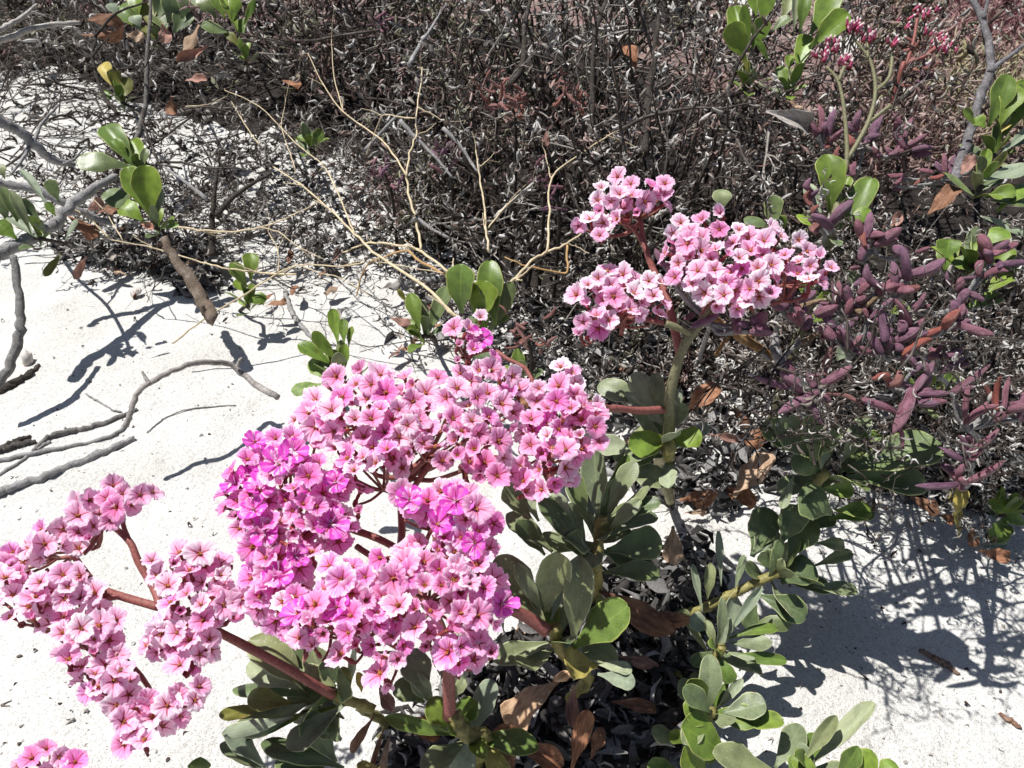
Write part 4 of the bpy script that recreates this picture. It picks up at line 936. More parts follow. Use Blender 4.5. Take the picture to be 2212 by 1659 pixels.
for (root, c, n, kinds, ax) in ((A_, cA, 9, ['dusty', 'dark', 'dusty'], (-.5, -.2, .5)), (B_, cB, 6, ['dusty', 'fresh', 'pale'], (0, -.2, .8)), (C_, cC, 5, ['dusty', 'dark'], (0, .1, .8)), (D_, cD, 10, ['dusty', 'dark'], (0, .0, 1)),
                               (E_, cE, 7, ['dusty', 'pale', 'dark'], (-.2, 0, .5)), (F_, cF, 9, ['dark', 'dusty'], (.5, -.1, .6)), (G_, cG, 6, ['dusty', 'pale', 'fresh'], (.5, 0, .6)), (H_, cH, 7, ['fresh', 'dusty'], (0, -.2, .9)), (I_, cI, 5, ['dusty', 'fresh'], (.1, -.2, .9)), (R_, cR, 4, ['dark', 'dusty'], (.2, -.1, .8))):
    rosette(root, c-Vector((0, -.006, .012)), Vector(ax), n, .030, .050, kinds, (.5, 1.5))
# ---- background shoots
def bshoot(label, c, r, D, rows, base, tipdown=None):
    p = at(*tv(c, r, *base), D); t = thing('leafy_shoot', label, 'plant', Vector((p.x, p.y, 0)), GR)
    stem_to_ground(t, [p, p+Vector((random.uniform(-.01, .01), .02, -.015))], .0030, .0040, DARKBARK, knob=.15, lean=.95)
    leaves(t, c, r, D, rows); rosette(t, p+Vector((0, .008, -.006)), Vector((0, .1, 1)), 7, .024, .042, ['fresh', 'dark', 'dusty', 'fresh', 'bright'], (.15, 1.3), .36); return t
bshoot('bright green shoot of paired leaves standing behind the knob of flowers', 1, 1, .85, [(780, 370, 785, 50, 215, 'fresh'), (1000, 450, 955, 25, 185, 'fresh'), (880, 440, 945, 160, 205, 'bright', -.3), (830, 320, 880, 185, 75, 'bright'), (960, 500, 1105, 170, 130, 'dark'), (930, 500, 900, 330, 110, 'bright')], (910, 480))
bshoot('small dark green shoot left of the bright paired leaves', 1, 1, .86, [(510, 485, 445, 240, 110, 'fresh'), (540, 480, 520, 285, 65, 'dusty'), (560, 510, 690, 195, 120, 'dark'), (510, 530, 435, 455, 80, 'fresh'), (430, 310, 365, 215, 40, 'olive')], (530, 520))
bshoot('little green shoot between the dome and the bright paired leaves', 1, 1, .80, [(1150, 810, 1140, 600, 90, 'fresh'), (1160, 800, 1175, 640, 70, 'bright'), (1130, 800, 1190, 700, 80, 'dusty'), (870, 700, 940, 610, 150, 'dark')], (1150, 820))
bshoot('yellow green shoot on the sand touching the upper left of the dome', 0, 1, .72, [(2190, 570, 2155, 340, 90, 'bright'), (2190, 690, 2025, 490, 95, 'bright'), (2150, 710, 1930, 570, 115, 'bright'), (2200, 770, 2125, 620, 80, 'fresh'), (2150, 820, 2005, 670, 115, 'bright'), (2090, 830, 1890, 875, 105, 'bright'), (2230, 570, 2225, 410, 75, 'bright'), (2230, 750, 2240, 570, 90, 'bright'), (2260, 590, 2285, 455, 50, 'fresh'), (2200, 760, 2060, 640, 70, 'pale')], (2190, 790))
bshoot('little green shoot alone on the dappled sand left of centre', 0, 1, 1.05, [(1600, 200, 1500, 40, 100, 'fresh'), (1625, 160, 1620, -20, 115, 'fresh'), (1610, 240, 1520, 155, 80, 'bright'), (1600, 300, 1725, 265, 90, 'bright'), (1600, 320, 1640, 180, 70, 'fresh')], (1600, 320))
bshoot('shoot with bright upright leaves where grey branches meet on the left', 0, 0, 1.08, [(970, 1395, 830, 1080, 160, 'bright'), (980, 1410, 950, 1070, 205, 'bright'), (930, 1435, 780, 1310, 145, 'bright'), (900, 1395, 680, 1230, 165, 'dark'), (1010, 1410, 1035, 1210, 80, 'pale'), (1060, 1480, 1160, 1455, 45, 'bright'), (1090, 1460, 1125, 1400, 40, 'fresh'), (900, 1440, 1000, 1490, 60, 'pinkish')], (1000, 1470))
bshoot('shoot just above it with a long dark leaf pointing left', 0, 0, 1.14, [(880, 1100, 680, 820, 165, 'fresh'), (840, 1045, 730, 900, 95, 'bright'), (920, 1050, 850, 900, 130, 'bright'), (850, 1085, 490, 1040, 165, 'dark'), (890, 1105, 935, 1030, 70, 'fresh'), (880, 1080, 820, 1000, 100, 'fresh'), (920, 1100, 945, 960, 60, 'dark')], (880, 1110))
bshoot('small shoot with pale yellow and olive leaves in the upper left shade', 0, 0, 1.3, [(770, 610, 660, 410, 100, 'yellow'), (760, 580, 730, 445, 100, 'olive'), (790, 650, 805, 500, 130, 'olive'), (740, 660, 650, 590, 45, 'bright')], (780, 660))
bshoot('dark narrow leaved shoot cut by the left edge among grey branches', 0, 0, .96, [(60, 1460, -20, 1240, 90, 'dark'), (150, 1490, 10, 1210, 80, 'dark'), (200, 1510, 75, 1240, 70, 'dusty'), (270, 1440, 135, 1290, 90, 'dark'), (240, 1540, 60, 1395, 100, 'pale'), (295, 1510, 225, 1425, 70, 'pale'), (310, 1340, 130, 1095, 70, 'pale'), (385, 1310, 310, 1165, 90, 'dark'), (110, 1550, -20, 1440, 120, 'bright'), (360, 1400, 300, 1310, 60, 'fresh'), (30, 1160, 0, 1060, 60, 'dusty'), (420, 1560, 500, 1420, 40, 'pale')], (220, 1540))
bshoot('leafy dark green bush at the very top left behind twigs', 0, 0, 1.38, [(930, 200, 770, 30, 160, 'fresh'), (900, 120, 880, -40, 120, 'fresh'), (1130, 210, 1215, 70, 150, 'dark'), (1010, 140, 1060, -30, 120, 'dark'), (1090, 150, 1130, -40, 150, 'dark'), (1180, 120, 1230, -60, 140, 'dark'), (980, 190, 960, 20, 110, 'olive'), (910, 190, 860, 100, 90, 'pale'), (760, 100, 710, 20, 80, 'pale'), (1010, 250, 940, 170, 90, 'olive'), (1080, 210, 1010, 90, 130, 'dark')], (1000, 260))
bshoot('green shoot with a yellowish stem at the top, right of the dark bush', 0, 0, 1.34, [(1480, 210, 1300, 160, 130, 'dark'), (1540, 210, 1440, -20, 120, 'fresh'), (1580, 160, 1650, 0, 55, 'bright'), (1555, 260, 1570, 120, 70, 'bright'), (1400, 110, 1290, -30, 120, 'dark'), (1460, 120, 1380, -50, 90, 'fresh'), (1500, 150, 1530, -30, 90, 'bright'), (1350, 100, 1220, -20, 50, 'pale'), (1580, 330, 1450, 190, 60, 'olive')], (1580, 380))
bshoot('single small green sprig in the dark middle of the thicket edge', 0, 0, 1.2, [(2010, 950, 2085, 840, 80, 'fresh'), (2000, 940, 1930, 880, 40, 'fresh'), (1990, 1030, 1960, 780, 30, 'pale')], (2000, 960))
bshoot('clump of tall yellow rimmed leaves at the top right, leftmost stem', 2, 0, .93, [(400, 410, 335, 30, 145, 'bright'), (410, 400, 310, 145, 165, 'bright', -.4), (430, 340, 395, 30, 90, 'bright'), (450, 310, 530, 120, 135, 'bright'), (480, 110, 440, -60, 80, 'bright'), (510, 160, 560, -90, 140, 'bright'), (640, 140, 710, -70, 120, 'dusty'), (580, 200, 700, 110, 90, 'dark'), (560, 400, 475, 255, 55, 'bright'), (430, 500, 400, 380, 60, 'olive')], (430, 560))
bshoot('clump of broad bright leaves at the top right beside the red buds', 2, 0, .92, [(830, 220, 1000, -80, 180, 'fresh'), (820, 310, 1075, 80, 170, 'bright', -.2), (740, 480, 805, 230, 125, 'bright'), (680, 570, 630, 430, 90, 'fresh'), (690, 450, 700, 355, 70, 'bright'), (760, 210, 800, -60, 100, 'fresh'), (700, 560, 730, 460, 100, 'dusty'), (720, 200, 740, -60, 70, 'pale')], (710, 580))
bshoot('green leaves with pale rims around the grey bare twig at the right edge', 2, 0, .80, [(1980, 820, 2110, 485, 165, 'fresh'), (2050, 820, 2160, 550, 165, 'fresh'), (2060, 880, 2085, 670, 100, 'dusty'), (2090, 880, 2200, 630, 140, 'fresh'), (2060, 970, 2260, 890, 80, 'dusty'), (1960, 830, 1900, 760, 90, 'bright'), (2060, 860, 2110, 800, 60, 'yellow'), (2130, 700, 2230, 560, 150, 'fresh'), (1900, 820, 1830, 700, 60, 'fresh'), (2060, 1000, 2260, 820, 60, 'pale'), (2140, 640, 2240, 540, 120, 'bright')], (2050, 1000))
bshoot('pale and green leaves at the right edge on an olive knobbly stem', 2, 0, .74, [(1950, 1170, 2260, 1070, 130, 'pale'), (2040, 1370, 2260, 1190, 150, 'bright'), (1930, 1400, 2260, 1520, 95, 'pale'), (1940, 1170, 2100, 980, 70, 'olive'), (1960, 1280, 2160, 1240, 110, 'fresh'), (2000, 1300, 2240, 1320, 100, 'dark')], (1950, 1200))
bshoot('upright pair of large green leaves behind the right heads, beside the red bud stem', 2, 0, .74, [(950, 1390, 930, 1000, 215, 'fresh'), (1010, 1340, 1085, 1145, 90, 'fresh'), (1010, 1490, 1235, 1145, 185, 'fresh'), (1050, 1490, 1215, 1350, 110, 'bright'), (580, 1490, 600, 1265, 135, 'dark'), (250, 1370, 250, 1225, 135, 'dusty'), (570, 1480, 395, 1420, 100, 'dark'), (665, 1480, 625, 1400, 80, 'bright'), (900, 1390, 805, 1190, 100, 'pale')], (970, 1480))
bshoot('bright green leaves with rolled rims low at the right, under purple fingers', 2, 0, .66, [(1710, 1680, 1730, 1550, 140, 'bright'), (1870, 1659, 1960, 1550, 100, 'bright'), (1960, 1600, 2100, 1480, 120, 'bright'), (2060, 1640, 2100, 1520, 70, 'pale'), (2000, 1720, 2140, 1600, 120, 'fresh'), (1990, 1760, 1750, 1700, 120, 'fresh'), (2040, 1800, 2140, 1690, 150, 'fresh')], (1900, 1720))
bshoot('green leaves glimpsed through the dead tangle at the right edge', 2, 1, .70, [(1700, 100, 1720, -60, 150, 'fresh'), (1960, 250, 2140, 130, 130, 'fresh'), (1800, 360, 2080, 260, 110, 'fresh'), (1080, 190, 1130, 110, 140, 'dusty'), (880, 240, 760, 190, 120, 'fresh'), (840, 300, 1000, 240, 110, 'bright'), (830, 430, 930, 360, 100, 'bright'), (1000, 680, 1060, 590, 100, 'pale'), (1640, 850, 1820, 740, 130, 'fresh'), (1330, 380, 1470, 320, 90, 'fresh'), (1700, 900, 1880, 790, 80, 'fresh')], (1600, 900))
bshoot('green shoot with dead brown leaves on the sand at the right edge', 2, 2, .78, [(2090, 30, 2010, 190, 150, 'fresh'), (2230, 90, 2070, 10, 110, 'fresh'), (2212, 0, 1980, -60, 110, 'bright'), (1790, 170, 1780, -60, 60, 'yellow'), (1940, 220, 2100, 210, 60, 'pale'), (2090, 20, 2180, -120, 90, 'fresh')], (2080, 20))

# ------------------------------------------------------------------ red bud spray
cS = at(*tv(2, 0, 980, 1400), .72)
S_ = thing('bud_spray', 'tall forked stem of red buds with white tips at the upper right', 'flower buds', Vector((cS.x, cS.y, 0)))
def tz(x, y, D, c=2, r=0): return at(*tv(c, r, x, y), D)
link('stem', tubes_mesh('stem', [([tz(980, 1420, .73), tz(1020, 1200, .74), tz(1065, 1040, .745), tz(1050, 740, .75), tz(1010, 530, .755), tz(930, 430, .76)], [.0032, .0026, .0022, .0019, .0016, .0013]),
    ([tz(1065, 1040, .745), tz(1200, 800, .75), tz(1250, 590, .755), tz(1215, 390, .76), tz(1100, 240, .765)], [.0024, .0022, .0019, .0016, .0013]), ([tz(1250, 590, .755), tz(1340, 500, .76), tz(1360, 350, .765)], .0018), ([tz(1010, 530, .755), tz(1050, 430, .757)], .0018),
    ([tz(1215, 790, .75), tz(1350, 680, .745)], .002), ([tz(1200, 380, .76), tz(1200, 280, .762)], .0016), ([tz(980, 1420, .73), tz(970, 1500, .75), Vector((cS.x, cS.y+.02, -.01))], [.005, .005, .006])], GSTALK, S_.location, 7, .05), S_)
for (x, y, nb) in ((1090, 190, 20), (970, 310, 14), (890, 380, 13), (1050, 420, 15), (1210, 250, 10), (1340, 300, 4)):
    for k in range(nb):
        p = tz(x+random.uniform(-45, 45), y+random.uniform(-25, 35), .76); d = (Vector((random.uniform(-.6, .6), random.uniform(-.3, .3), 1))).normalized()
        link('bud', BUDM, S_, frameZ(p-S_.location, d, random.uniform(0, 6), .0050*random.uniform(.7, 1.1)))
cS2 = tz(1500, 500, .95)
S2 = thing('bud_spray', 'small spray of magenta red buds near the top right corner beside the far field', 'flower buds', Vector((cS2.x, cS2.y, 0)))
link('stem', tubes_mesh('stem', [([tz(1640, 310, .95), tz(1560, 370, .955), tz(1450, 420, .96), tz(1380, 600, .97), Vector((cS2.x, cS2.y, 0))], [.0025, .0025, .003, .003, .003]), ([tz(1520, 120, .98), tz(1500, 250, .975), tz(1450, 420, .96)], .002)], STALK, S2.location, 6, .05), S2)
for (x, y, nb) in ((1660, 310, 22), (1720, 330, 10), (1530, 110, 6), (1430, 170, 4), (1600, 90, 4), (1610, 240, 6)):
    for k in range(nb):
        p = tz(x+random.uniform(-60, 60), y+random.uniform(-35, 35), .955); d = (Vector((random.uniform(-.3, 1), random.uniform(-.3, .3), .8))).normalized()
        link('bud', BUDM, S2, frameZ(p-S2.location, d, random.uniform(0, 6), .0060*random.uniform(.7, 1.1)))

# ------------------------------------------------------------------ purple succulents
SG = 'purple succulent sprigs at the right'; SPRIGS = []
def fingers(root, c, r, D, rows):
    for q in rows:
        bx, by, tx, ty, w = q[:5]; kind = q[5] if len(q) > 5 else 'p'
        p0, p1 = tv(c, r, bx, by), tv(c, r, tx, ty); Lw = math.hypot(p1[0]-p0[0], p1[1]-p0[1])*D/FPX
        b = at(*p0, D+random.uniform(-.004, .004)); t = at(*p1, D+random.uniform(-.5, .15)*Lw*.8); d = t-b; L = d.length; ww = w/3*D/FPX*1.05
        t = t+d*.20; d = t-b; L = d.length; ww *= .82*random.uniform(.85, 1.1)
        me = random.choice(FING[kind]); face = tocam(b)*.6+rv(.7)
        link('succulent_leaf', me, root, frame(b-root.location, d, face, ww, L, ww))
def sprig(label, c, r, D, rows, base, joints=None, tips=True):
    p = at(*tv(c, r, *base), D+.012); t = thing('succulent_sprig', label, 'succulent', Vector((p.x, p.y, 0)), SG); SPRIGS.append(p)
    paths = []
    j = [at(*tv(c, r, *q), D+.006) for q in (joints or [])]
    for q in j: paths.append(([q, (q+p)/2+Vector((0, 0, -.004)), p], [.0014, .0018, .002]))
    for q in rows:
        b = at(*tv(c, r, q[0], q[1]), D+.002); paths.append(([b, (b+p)/2+rv(.003)-Vector((0, 0, .003)), p], [.0015, .0016, .0018]))
    ray = p-CAMP; e = p+ray*(.8*(p.z+.01)/-ray.z); e.z = -.01; paths.append(([p, p*.75+e*.25+rv(.014), p*.45+e*.55+rv(.018), e], [.0019, .0021, .0022, .0024]))
    link('stem', tubes_mesh('stem', paths, GREYBARK, t.location, 6, .18, 4), t)
    fingers(t, c, r, D, rows)
    for q in random.sample(rows, min(len(rows), 4)):     # younger leaves crowded around the same joints
        b = at(*tv(c, r, q[0], q[1]), D+.006)+rv(.005); d = Vector((random.uniform(-1, 1), random.uniform(-.6, .8), random.uniform(-.2, 1))).normalized(); L = random.uniform(.010, .020)
        link('succulent_leaf', random.choice(FING['p']), t, frame(b-t.location, d, tocam(b)+rv(.6), L*.36, L, L*.36))
    return t
sprig('purple succulent sprig touching the lower right of the third pink head', 2, 1, .575, [(690, 280, 680, 155, 75), (690, 325, 560, 290, 80), (735, 295, 845, 235, 65), (640, 255, 595, 205, 50), (765, 445, 690, 385, 65), (770, 375, 815, 350, 45), (730, 300, 770, 410, 60), (700, 290, 730, 220, 50), (610, 300, 560, 300, 40)], (740, 430))
sprig('purple sprig with short blunt leaves right of the third pink head', 2, 1, .60, [(1000, 310, 1010, 185, 65), (1100, 340, 1070, 215, 80, 'p'), (1010, 345, 905, 310, 45), (1140, 250, 1200, 200, 65), (1150, 190, 1205, 130, 65), (1290, 205, 1210, 75, 85), (1255, 245, 1310, 200, 65), (1060, 380, 1090, 290, 70), (860, 380, 985, 330, 85), (1120, 300, 1180, 260, 60)], (1120, 380), [(980, 340), (1270, 230)])
sprig('tall star shaped purple sprig standing highest on the right', 2, 1, .585, [(1430, 150, 1420, -30, 80), (1480, 125, 1665, 35, 80), (1380, 185, 1370, 75, 65), (1430, 190, 1315, 215, 75), (1450, 160, 1455, 75, 75), (1400, 205, 1510, 195, 60, 'r')], (1380, 260), [(1260, 330)])
sprig('plum coloured sprig in the middle of the succulent clump', 2, 1, .60, [(985, 470, 905, 335, 70), (1000, 475, 1115, 410, 65), (985, 540, 895, 455, 95), (1070, 600, 1030, 485, 75), (1080, 600, 1155, 525, 55), (1220, 405, 1345, 295, 55), (1200, 410, 1170, 340, 45), (1060, 560, 1010, 500, 50), (1210, 420, 1290, 400, 60)], (1100, 640), [(1200, 430)])
sprig('sprig with one curved orange red leaf in the succulent clump', 2, 1, .59, [(1310, 555, 1290, 375, 85), (1290, 630, 1215, 515, 75), (1380, 560, 1510, 480, 90), (1400, 540, 1565, 500, 65), (1420, 500, 1420, 425, 85), (1495, 480, 1565, 415, 65), (1420, 645, 1585, 555, 62, 'r'), (1485, 460, 1390, 305, 60), (1350, 590, 1425, 605, 65), (1340, 600, 1330, 520, 60), (1250, 640, 1150, 600, 50)], (1360, 660), [(1300, 600)])
sprig('outstretched sprig with a red tipped stem joint at the right', 2, 1, .60, [(1690, 465, 1555, 520, 55, 'r'), (1690, 470, 1780, 365, 85, 'r'), (1780, 435, 1980, 495, 78), (1750, 370, 1760, 300, 65), (1785, 405, 1825, 340, 45), (1800, 380, 1840, 350, 40)], (1560, 530))
sprig('dull purple sprig below the outstretched one', 2, 1, .62, [(1665, 650, 1595, 650, 65), (1675, 650, 1795, 595, 55), (1670, 750, 1810, 675, 55), (1645, 630, 1695, 565, 45), (1690, 760, 1770, 710, 45)], (1660, 780))
sprig('lowest left purple star with long flat fingers', 2, 1, .565, [(920, 770, 960, 605, 65, 'b'), (890, 840, 1065, 735, 70), (770, 890, 650, 780, 85), (690, 850, 505, 795, 65), (880, 880, 665, 995, 80), (850, 850, 820, 790, 75), (810, 930, 895, 1065, 70), (900, 910, 950, 940, 65), (930, 890, 1140, 965, 35, 'b'), (700, 800, 640, 760, 60, 'b')], (820, 900), [(760, 720)])
sprig('purple sprig with a hooked tip low in the clump', 2, 1, .555, [(1160, 930, 1355, 1005, 60), (1490, 860, 1385, 1100, 95), (1500, 870, 1610, 710, 68), (1590, 760, 1570, 690, 50), (1500, 890, 1600, 865, 58), (1520, 900, 1700, 890, 55), (1530, 925, 1685, 940, 55), (1480, 850, 1360, 830, 60), (1440, 1060, 1525, 955, 55), (1350, 850, 1400, 750, 75, 'b'), (1340, 850, 1240, 810, 55, 'r'), (1480, 760, 1560, 700, 50), (1400, 1080, 1420, 1220, 40)], (1450, 870), [(1250, 900)])
sprig('sprig with a loop of two orange leaves at the right edge', 2, 1, .575, [(1740, 880, 1955, 725, 52), (1760, 885, 1885, 850, 45), (1830, 1050, 1850, 870, 55), (1815, 1085, 1955, 965, 52), (1825, 1090, 2015, 985, 52), (2040, 995, 1960, 850, 42, 'r'), (2040, 995, 2060, 810, 45, 'r'), (2090, 985, 2115, 815, 50), (2120, 960, 2230, 960, 55), (2180, 1060, 2200, 900, 45)], (1850, 1120), [(2060, 1010)])
sprig('small bright purple sprig hanging over the sand at the right', 2, 1, .57, [(1860, 1265, 2020, 1145, 58), (1850, 1245, 1800, 1175, 45), (1860, 1335, 1695, 1255, 52), (1870, 1325, 1960, 1200, 55), (1850, 1270, 1930, 1220, 45)], (1870, 1340))
sprig('two fingered purple sprig, lowest on the right', 2, 1, .57, [(1830, 1470, 2045, 1350, 62), (1800, 1475, 1555, 1485, 58), (1815, 1470, 1835, 1515, 52), (1830, 1460, 1930, 1470, 40)], (1830, 1440))
sprig('mauve sprig near the right edge above the dead tangle', 2, 1, .64, [(1740, 200, 1715, 115, 42), (1785, 230, 1805, 150, 58), (1795, 310, 1845, 225, 68), (1920, 130, 1940, 45, 68), (1945, 140, 2085, 105, 52), (2020, 65, 2205, 45, 60), (1990, 50, 1960, -40, 58), (1500, 365, 1565, 255, 48), (1530, 340, 1500, 330, 60), (1560, 340, 1600, 320, 40)], (1790, 330), [(1900, 150), (1980, 60)])
sprig('first of the pale mauve sprigs behind the bud stem, on its left', 2, 0, .86, [(880, 870, 795, 775, 60), (890, 860, 880, 705, 55), (950, 880, 985, 735, 58), (920, 860, 930, 800, 40), (930, 960, 945, 895, 45, 'r'), (960, 920, 990, 880, 40)], (910, 960))
sprig('pale mauve sprig crossed by the bud stem', 2, 0, .84, [(1110, 855, 1065, 795, 50), (1120, 855, 1150, 730, 55), (1225, 930, 1285, 775, 62), (1150, 930, 1080, 880, 60, 'r'), (1180, 940, 1250, 870, 50), (1030, 1050, 1020, 960, 45, 'r'), (1110, 1140, 1120, 1060, 55)], (1170, 960))
sprig('pale mauve sprig right of the bud stem', 2, 0, .84, [(1400, 870, 1370, 755, 52), (1440, 960, 1385, 865, 58), (1440, 890, 1485, 780, 48), (1465, 940, 1565, 880, 48), (1480, 975, 1605, 960, 52), (1260, 1015, 1235, 925, 45), (1340, 1005, 1395, 930, 55), (1350, 1010, 1320, 960, 40), (1250, 1010, 1290, 1000, 40)], (1440, 980))
sprig('pale mauve sprig at the foot of the grey bare twig', 2, 0, .82, [(1700, 1140, 1695, 1015, 48), (1720, 1120, 1775, 1005, 48), (1720, 1130, 1805, 1080, 45), (1600, 1155, 1690, 1130, 38, 'r'), (1320, 1140, 1425, 1130, 38), (1370, 1200, 1425, 1145, 38), (1500, 1200, 1560, 1160, 30, 'b')], (1700, 1160))
sprig('dark purple sprig between the third pink head and the large green leaves', 2, 0, .65, [(840, 1240, 830, 1165, 58), (950, 1450, 1080, 1325, 80), (965, 1480, 855, 1405, 85), (880, 1440, 870, 1500, 70, 'b'), (830, 1330, 820, 1250, 55, 'r'), (850, 1400, 880, 1340, 45, 'r')], (930, 1520))
sprig('dark purple sprig standing right of the large green leaves', 2, 0, .62, [(1185, 1550, 1215, 1400, 85), (1165, 1550, 1135, 1440, 65), (1240, 1590, 1390, 1495, 85), (1455, 1659, 1375, 1605, 78), (1180, 1600, 1250, 1560, 70, 'r'), (1150, 1690, 1200, 1590, 70)], (1220, 1630))
sprig('two plump purple leaves against bright green at the right edge', 2, 0, .64, [(1990, 1659, 1935, 1540, 90), (2010, 1650, 2150, 1585, 78), (2000, 1670, 1960, 1640, 60)], (1990, 1690))
sprig('violet sprig wrapped around the red stalks below the third pink head', 2, 1, .555, [(-70, 40, -60, -70, 60), (-120, 60, -170, -30, 60), (-20, 100, -130, 60, 50), (30, 215, -80, 90, 58), (60, 460, 210, 395, 70), (340, 480, 370, 340, 75), (360, 500, 350, 440, 65), (500, 480, 530, 380, 110), (440, 440, 520, 420, 80), (560, 480, 470, 470, 70), (430, 490, 560, 500, 60)], (180, 440), [(10, 180), (330, 500)])
# brownish finger clusters in the thicket
for lab, c, r, x, y, D, nf, kk in (('brown pink finger leaved tuft in the middle of the thicket', 1, 0, 1110, 700, 1.05, 26, 'b'), ('brown tuft with upcurved fingers, upper left of the middle tuft', 1, 0, 980, 600, 1.12, 14, 'b'), ('brown tuft with upcurved fingers near the dark upright stem', 1, 0, 1450, 560, 1.08, 14, 'b'),
                             ('purple tuft near the top of the thicket, left of centre', 1, 0, 260, 170, 1.3, 10, 'p'), ('purple tuft at the edge of the sand in the thicket', 1, 0, 280, 1120, 1.15, 14, 'p'), ('purple tuft low in the thicket left of the straw fork', 1, 0, 680, 1040, 1.08, 10, 'p'), ('magenta tinged tuft behind the upright straw stem', 1, 0, 1300, 1100, .98, 10, 'p'), ('small purple tuft by the first right pink head', 1, 0, 1400, 1290, .95, 6, 'p'), ('brown pink tuft under the bright paired leaves', 1, 1, 1210, 540, .80, 18, 'b'), ('grey brown tuft below the right heads', 1, 0, 1560, 720, 1.05, 12, 'b'), ('reddish tuft beside the far field edge', 2, 0, 1480, 420, 1.0, 16, 'b'), ('mauve tuft under the bud spray', 2, 0, 1560, 480, 1.02, 10, 'p')):
    p = at(*tv(c, r, x, y), D); t = thing('succulent_tuft', lab, 'succulent', Vector((p.x, p.y, 0)), 'finger leaved tufts in the thicket')
    link('stem', tubes_mesh('stem', [([p, p+Vector((.005, .02, -.05)), Vector((p.x, p.y+.04, -.01))], [.002, .0024, .003])], DARKBARK, t.location, 6, .1), t)
    for k in range(nf):
        d = Vector((random.uniform(-1, 1), random.uniform(-1, .5), random.uniform(-.1, 1))).normalized(); L = random.uniform(.012, .026)*(.8 if c == 1 and r == 1 else 1); b = p+rv(.022 if nf > 12 else .014)
        link('succulent_leaf', random.choice(FING[kk]), t, frame(b-t.location, d, tocam(b)*.3+Vector((0, 0, 1))+rv(.3), L*.2, L, L*.2))

# ------------------------------------------------------------------ dry straw stems
def straw(label, lines, name='dry_stem', mat=STRAW, cat='dry stem', group='dry straw coloured stems', r=.0016, sides=6, ground=True, jit=.10, wob=.8):
    """lines: list of polylines of (px, py, depth) in overview pixels; radius per line optional"""
    paths = []
    for ln in lines:
        rad = r
        if isinstance(ln, tuple): ln, rad = ln
        pts = [at(*q) for q in ln]; m = len(pts)
        rr = [rad*(.70 if mat is STRAW else 1)*(1-.55*i/(m-1)) for i in range(m)] if not isinstance(rad, list) else rad
        paths.append((pts, rr))
    p0 = paths[0][0][0]
    if mat is STRAW:                                    # short broken side twigs and nodes
        for pts, rr in list(paths):
            for k in range(max(1, len(pts)//2)):
                i = random.randint(1, len(pts)-1); q = pts[i]; d = (pts[i]-pts[i-1]).normalized()+rv(.8); L = random.uniform(.008, .03)
                paths.append(([q, q+d*L*.5+rv(.002), q+d*L+rv(.004)], [rr[i]*.7, rr[i]*.5, rr[i]*.35]))
    o = link(name, tubes_mesh(name, paths, mat, p0, sides, jit, 5, 0, wob)); o.location = p0
    return tag(o, label, cat, group)
straw('forked pale straw stem rising right of the paired leaves to a long bent tip', [([(1085, 625, .86), (1110, 605, .86), (1150, 562, .87), (1182, 545, .88), (1225, 525, .88), (1260, 500, .88)], .0030), ([(1180, 546, .88), (1187, 470, .90), (1192, 385, .92), (1250, 335, .94), (1328, 285, .96)], .0022), ([(1190, 385, .92), (1182, 350, .93), (1177, 325, .94)], .0013), ([(1310, 292, .955), (1345, 305, .96), (1385, 322, .96)], .0010)])
straw('long straight straw stem slanting into the knob of flowers', [([(995, 695, .80), (984, 683, .80), (934, 633, .82), (820, 553, .88), (765, 505, .92), (715, 455, .96), (650, 400, 1.0), (590, 360, 1.04)], .0028), ([(765, 505, .92), (740, 440, .97), (700, 360, 1.02), (640, 310, 1.06), (560, 230, 1.12), (485, 195, 1.15)], .0016)])
straw('straw stem with three upright forks in the middle distance', [([(990, 605, .88), (975, 590, .89), (910, 545, .92), (860, 530, .95), (800, 525, .97), (740, 545, 1.0)], .0028), ([(908, 540, .92), (900, 480, .94), (880, 400, .96), (885, 330, .98), (900, 290, .99), (898, 255, 1.0), (908, 190, 1.03), (912, 145, 1.05)], .0024), ([(878, 380, .96), (840, 320, 1.0), (795, 280, 1.04), (740, 240, 1.06), (700, 185, 1.1), (665, 115, 1.14)], .0018), ([(742, 240, 1.06), (722, 170, 1.1), (716, 85, 1.14)], .0013), ([(898, 255, 1.0), (860, 253, 1.02), (826, 250, 1.03), (805, 300, 1.05), (790, 335, 1.06)], .0014), ([(903, 232, 1.0), (930, 245, 1.0), (958, 262, 1.0)], .0014)])
straw('thin mottled straw twig standing above the paired leaves', [([(1057, 545, .90), (1050, 500, .91), (1045, 440, .93), (1036, 380, .95), (1028, 325, .97)], .0022), ([(1056, 492, .91), (1085, 455, .93), (1115, 425, .94), (1152, 398, .95)], .0016), ([(1037, 360, .955), (1055, 345, .96), (1068, 330, .96)], .0011)])
straw('straw stem lying across the left sand from the grey branches', [([(640, 592, 1.02), (560, 588, 1.03), (480, 578, 1.03), (420, 562, 1.04), (330, 535, 1.05), (240, 518, 1.05)], .0020), ([(235, 515, 1.05), (190, 470, 1.05), (145, 445, 1.05)], .0018), ([(265, 520, 1.05), (225, 455, 1.07), (180, 410, 1.08)], .0013), ([(330, 535, 1.05), (290, 512, 1.06)], .0009)])
straw('long thin straw stem arching from lower left up to the forked stems', [([(372, 742, 1.0), (440, 690, 1.0), (530, 635, 1.0), (600, 590, 1.0), (650, 572, .99), (740, 575, .97), (800, 565, .95), (870, 575, .93), (960, 590, .90)], .0017), ([(600, 590, 1.0), (600, 540, 1.03), (580, 500, 1.05), (585, 485, 1.06)], .0012), ([(650, 572, .99), (690, 590, .98), (735, 600, .97), (800, 640, .95)], .0011)])
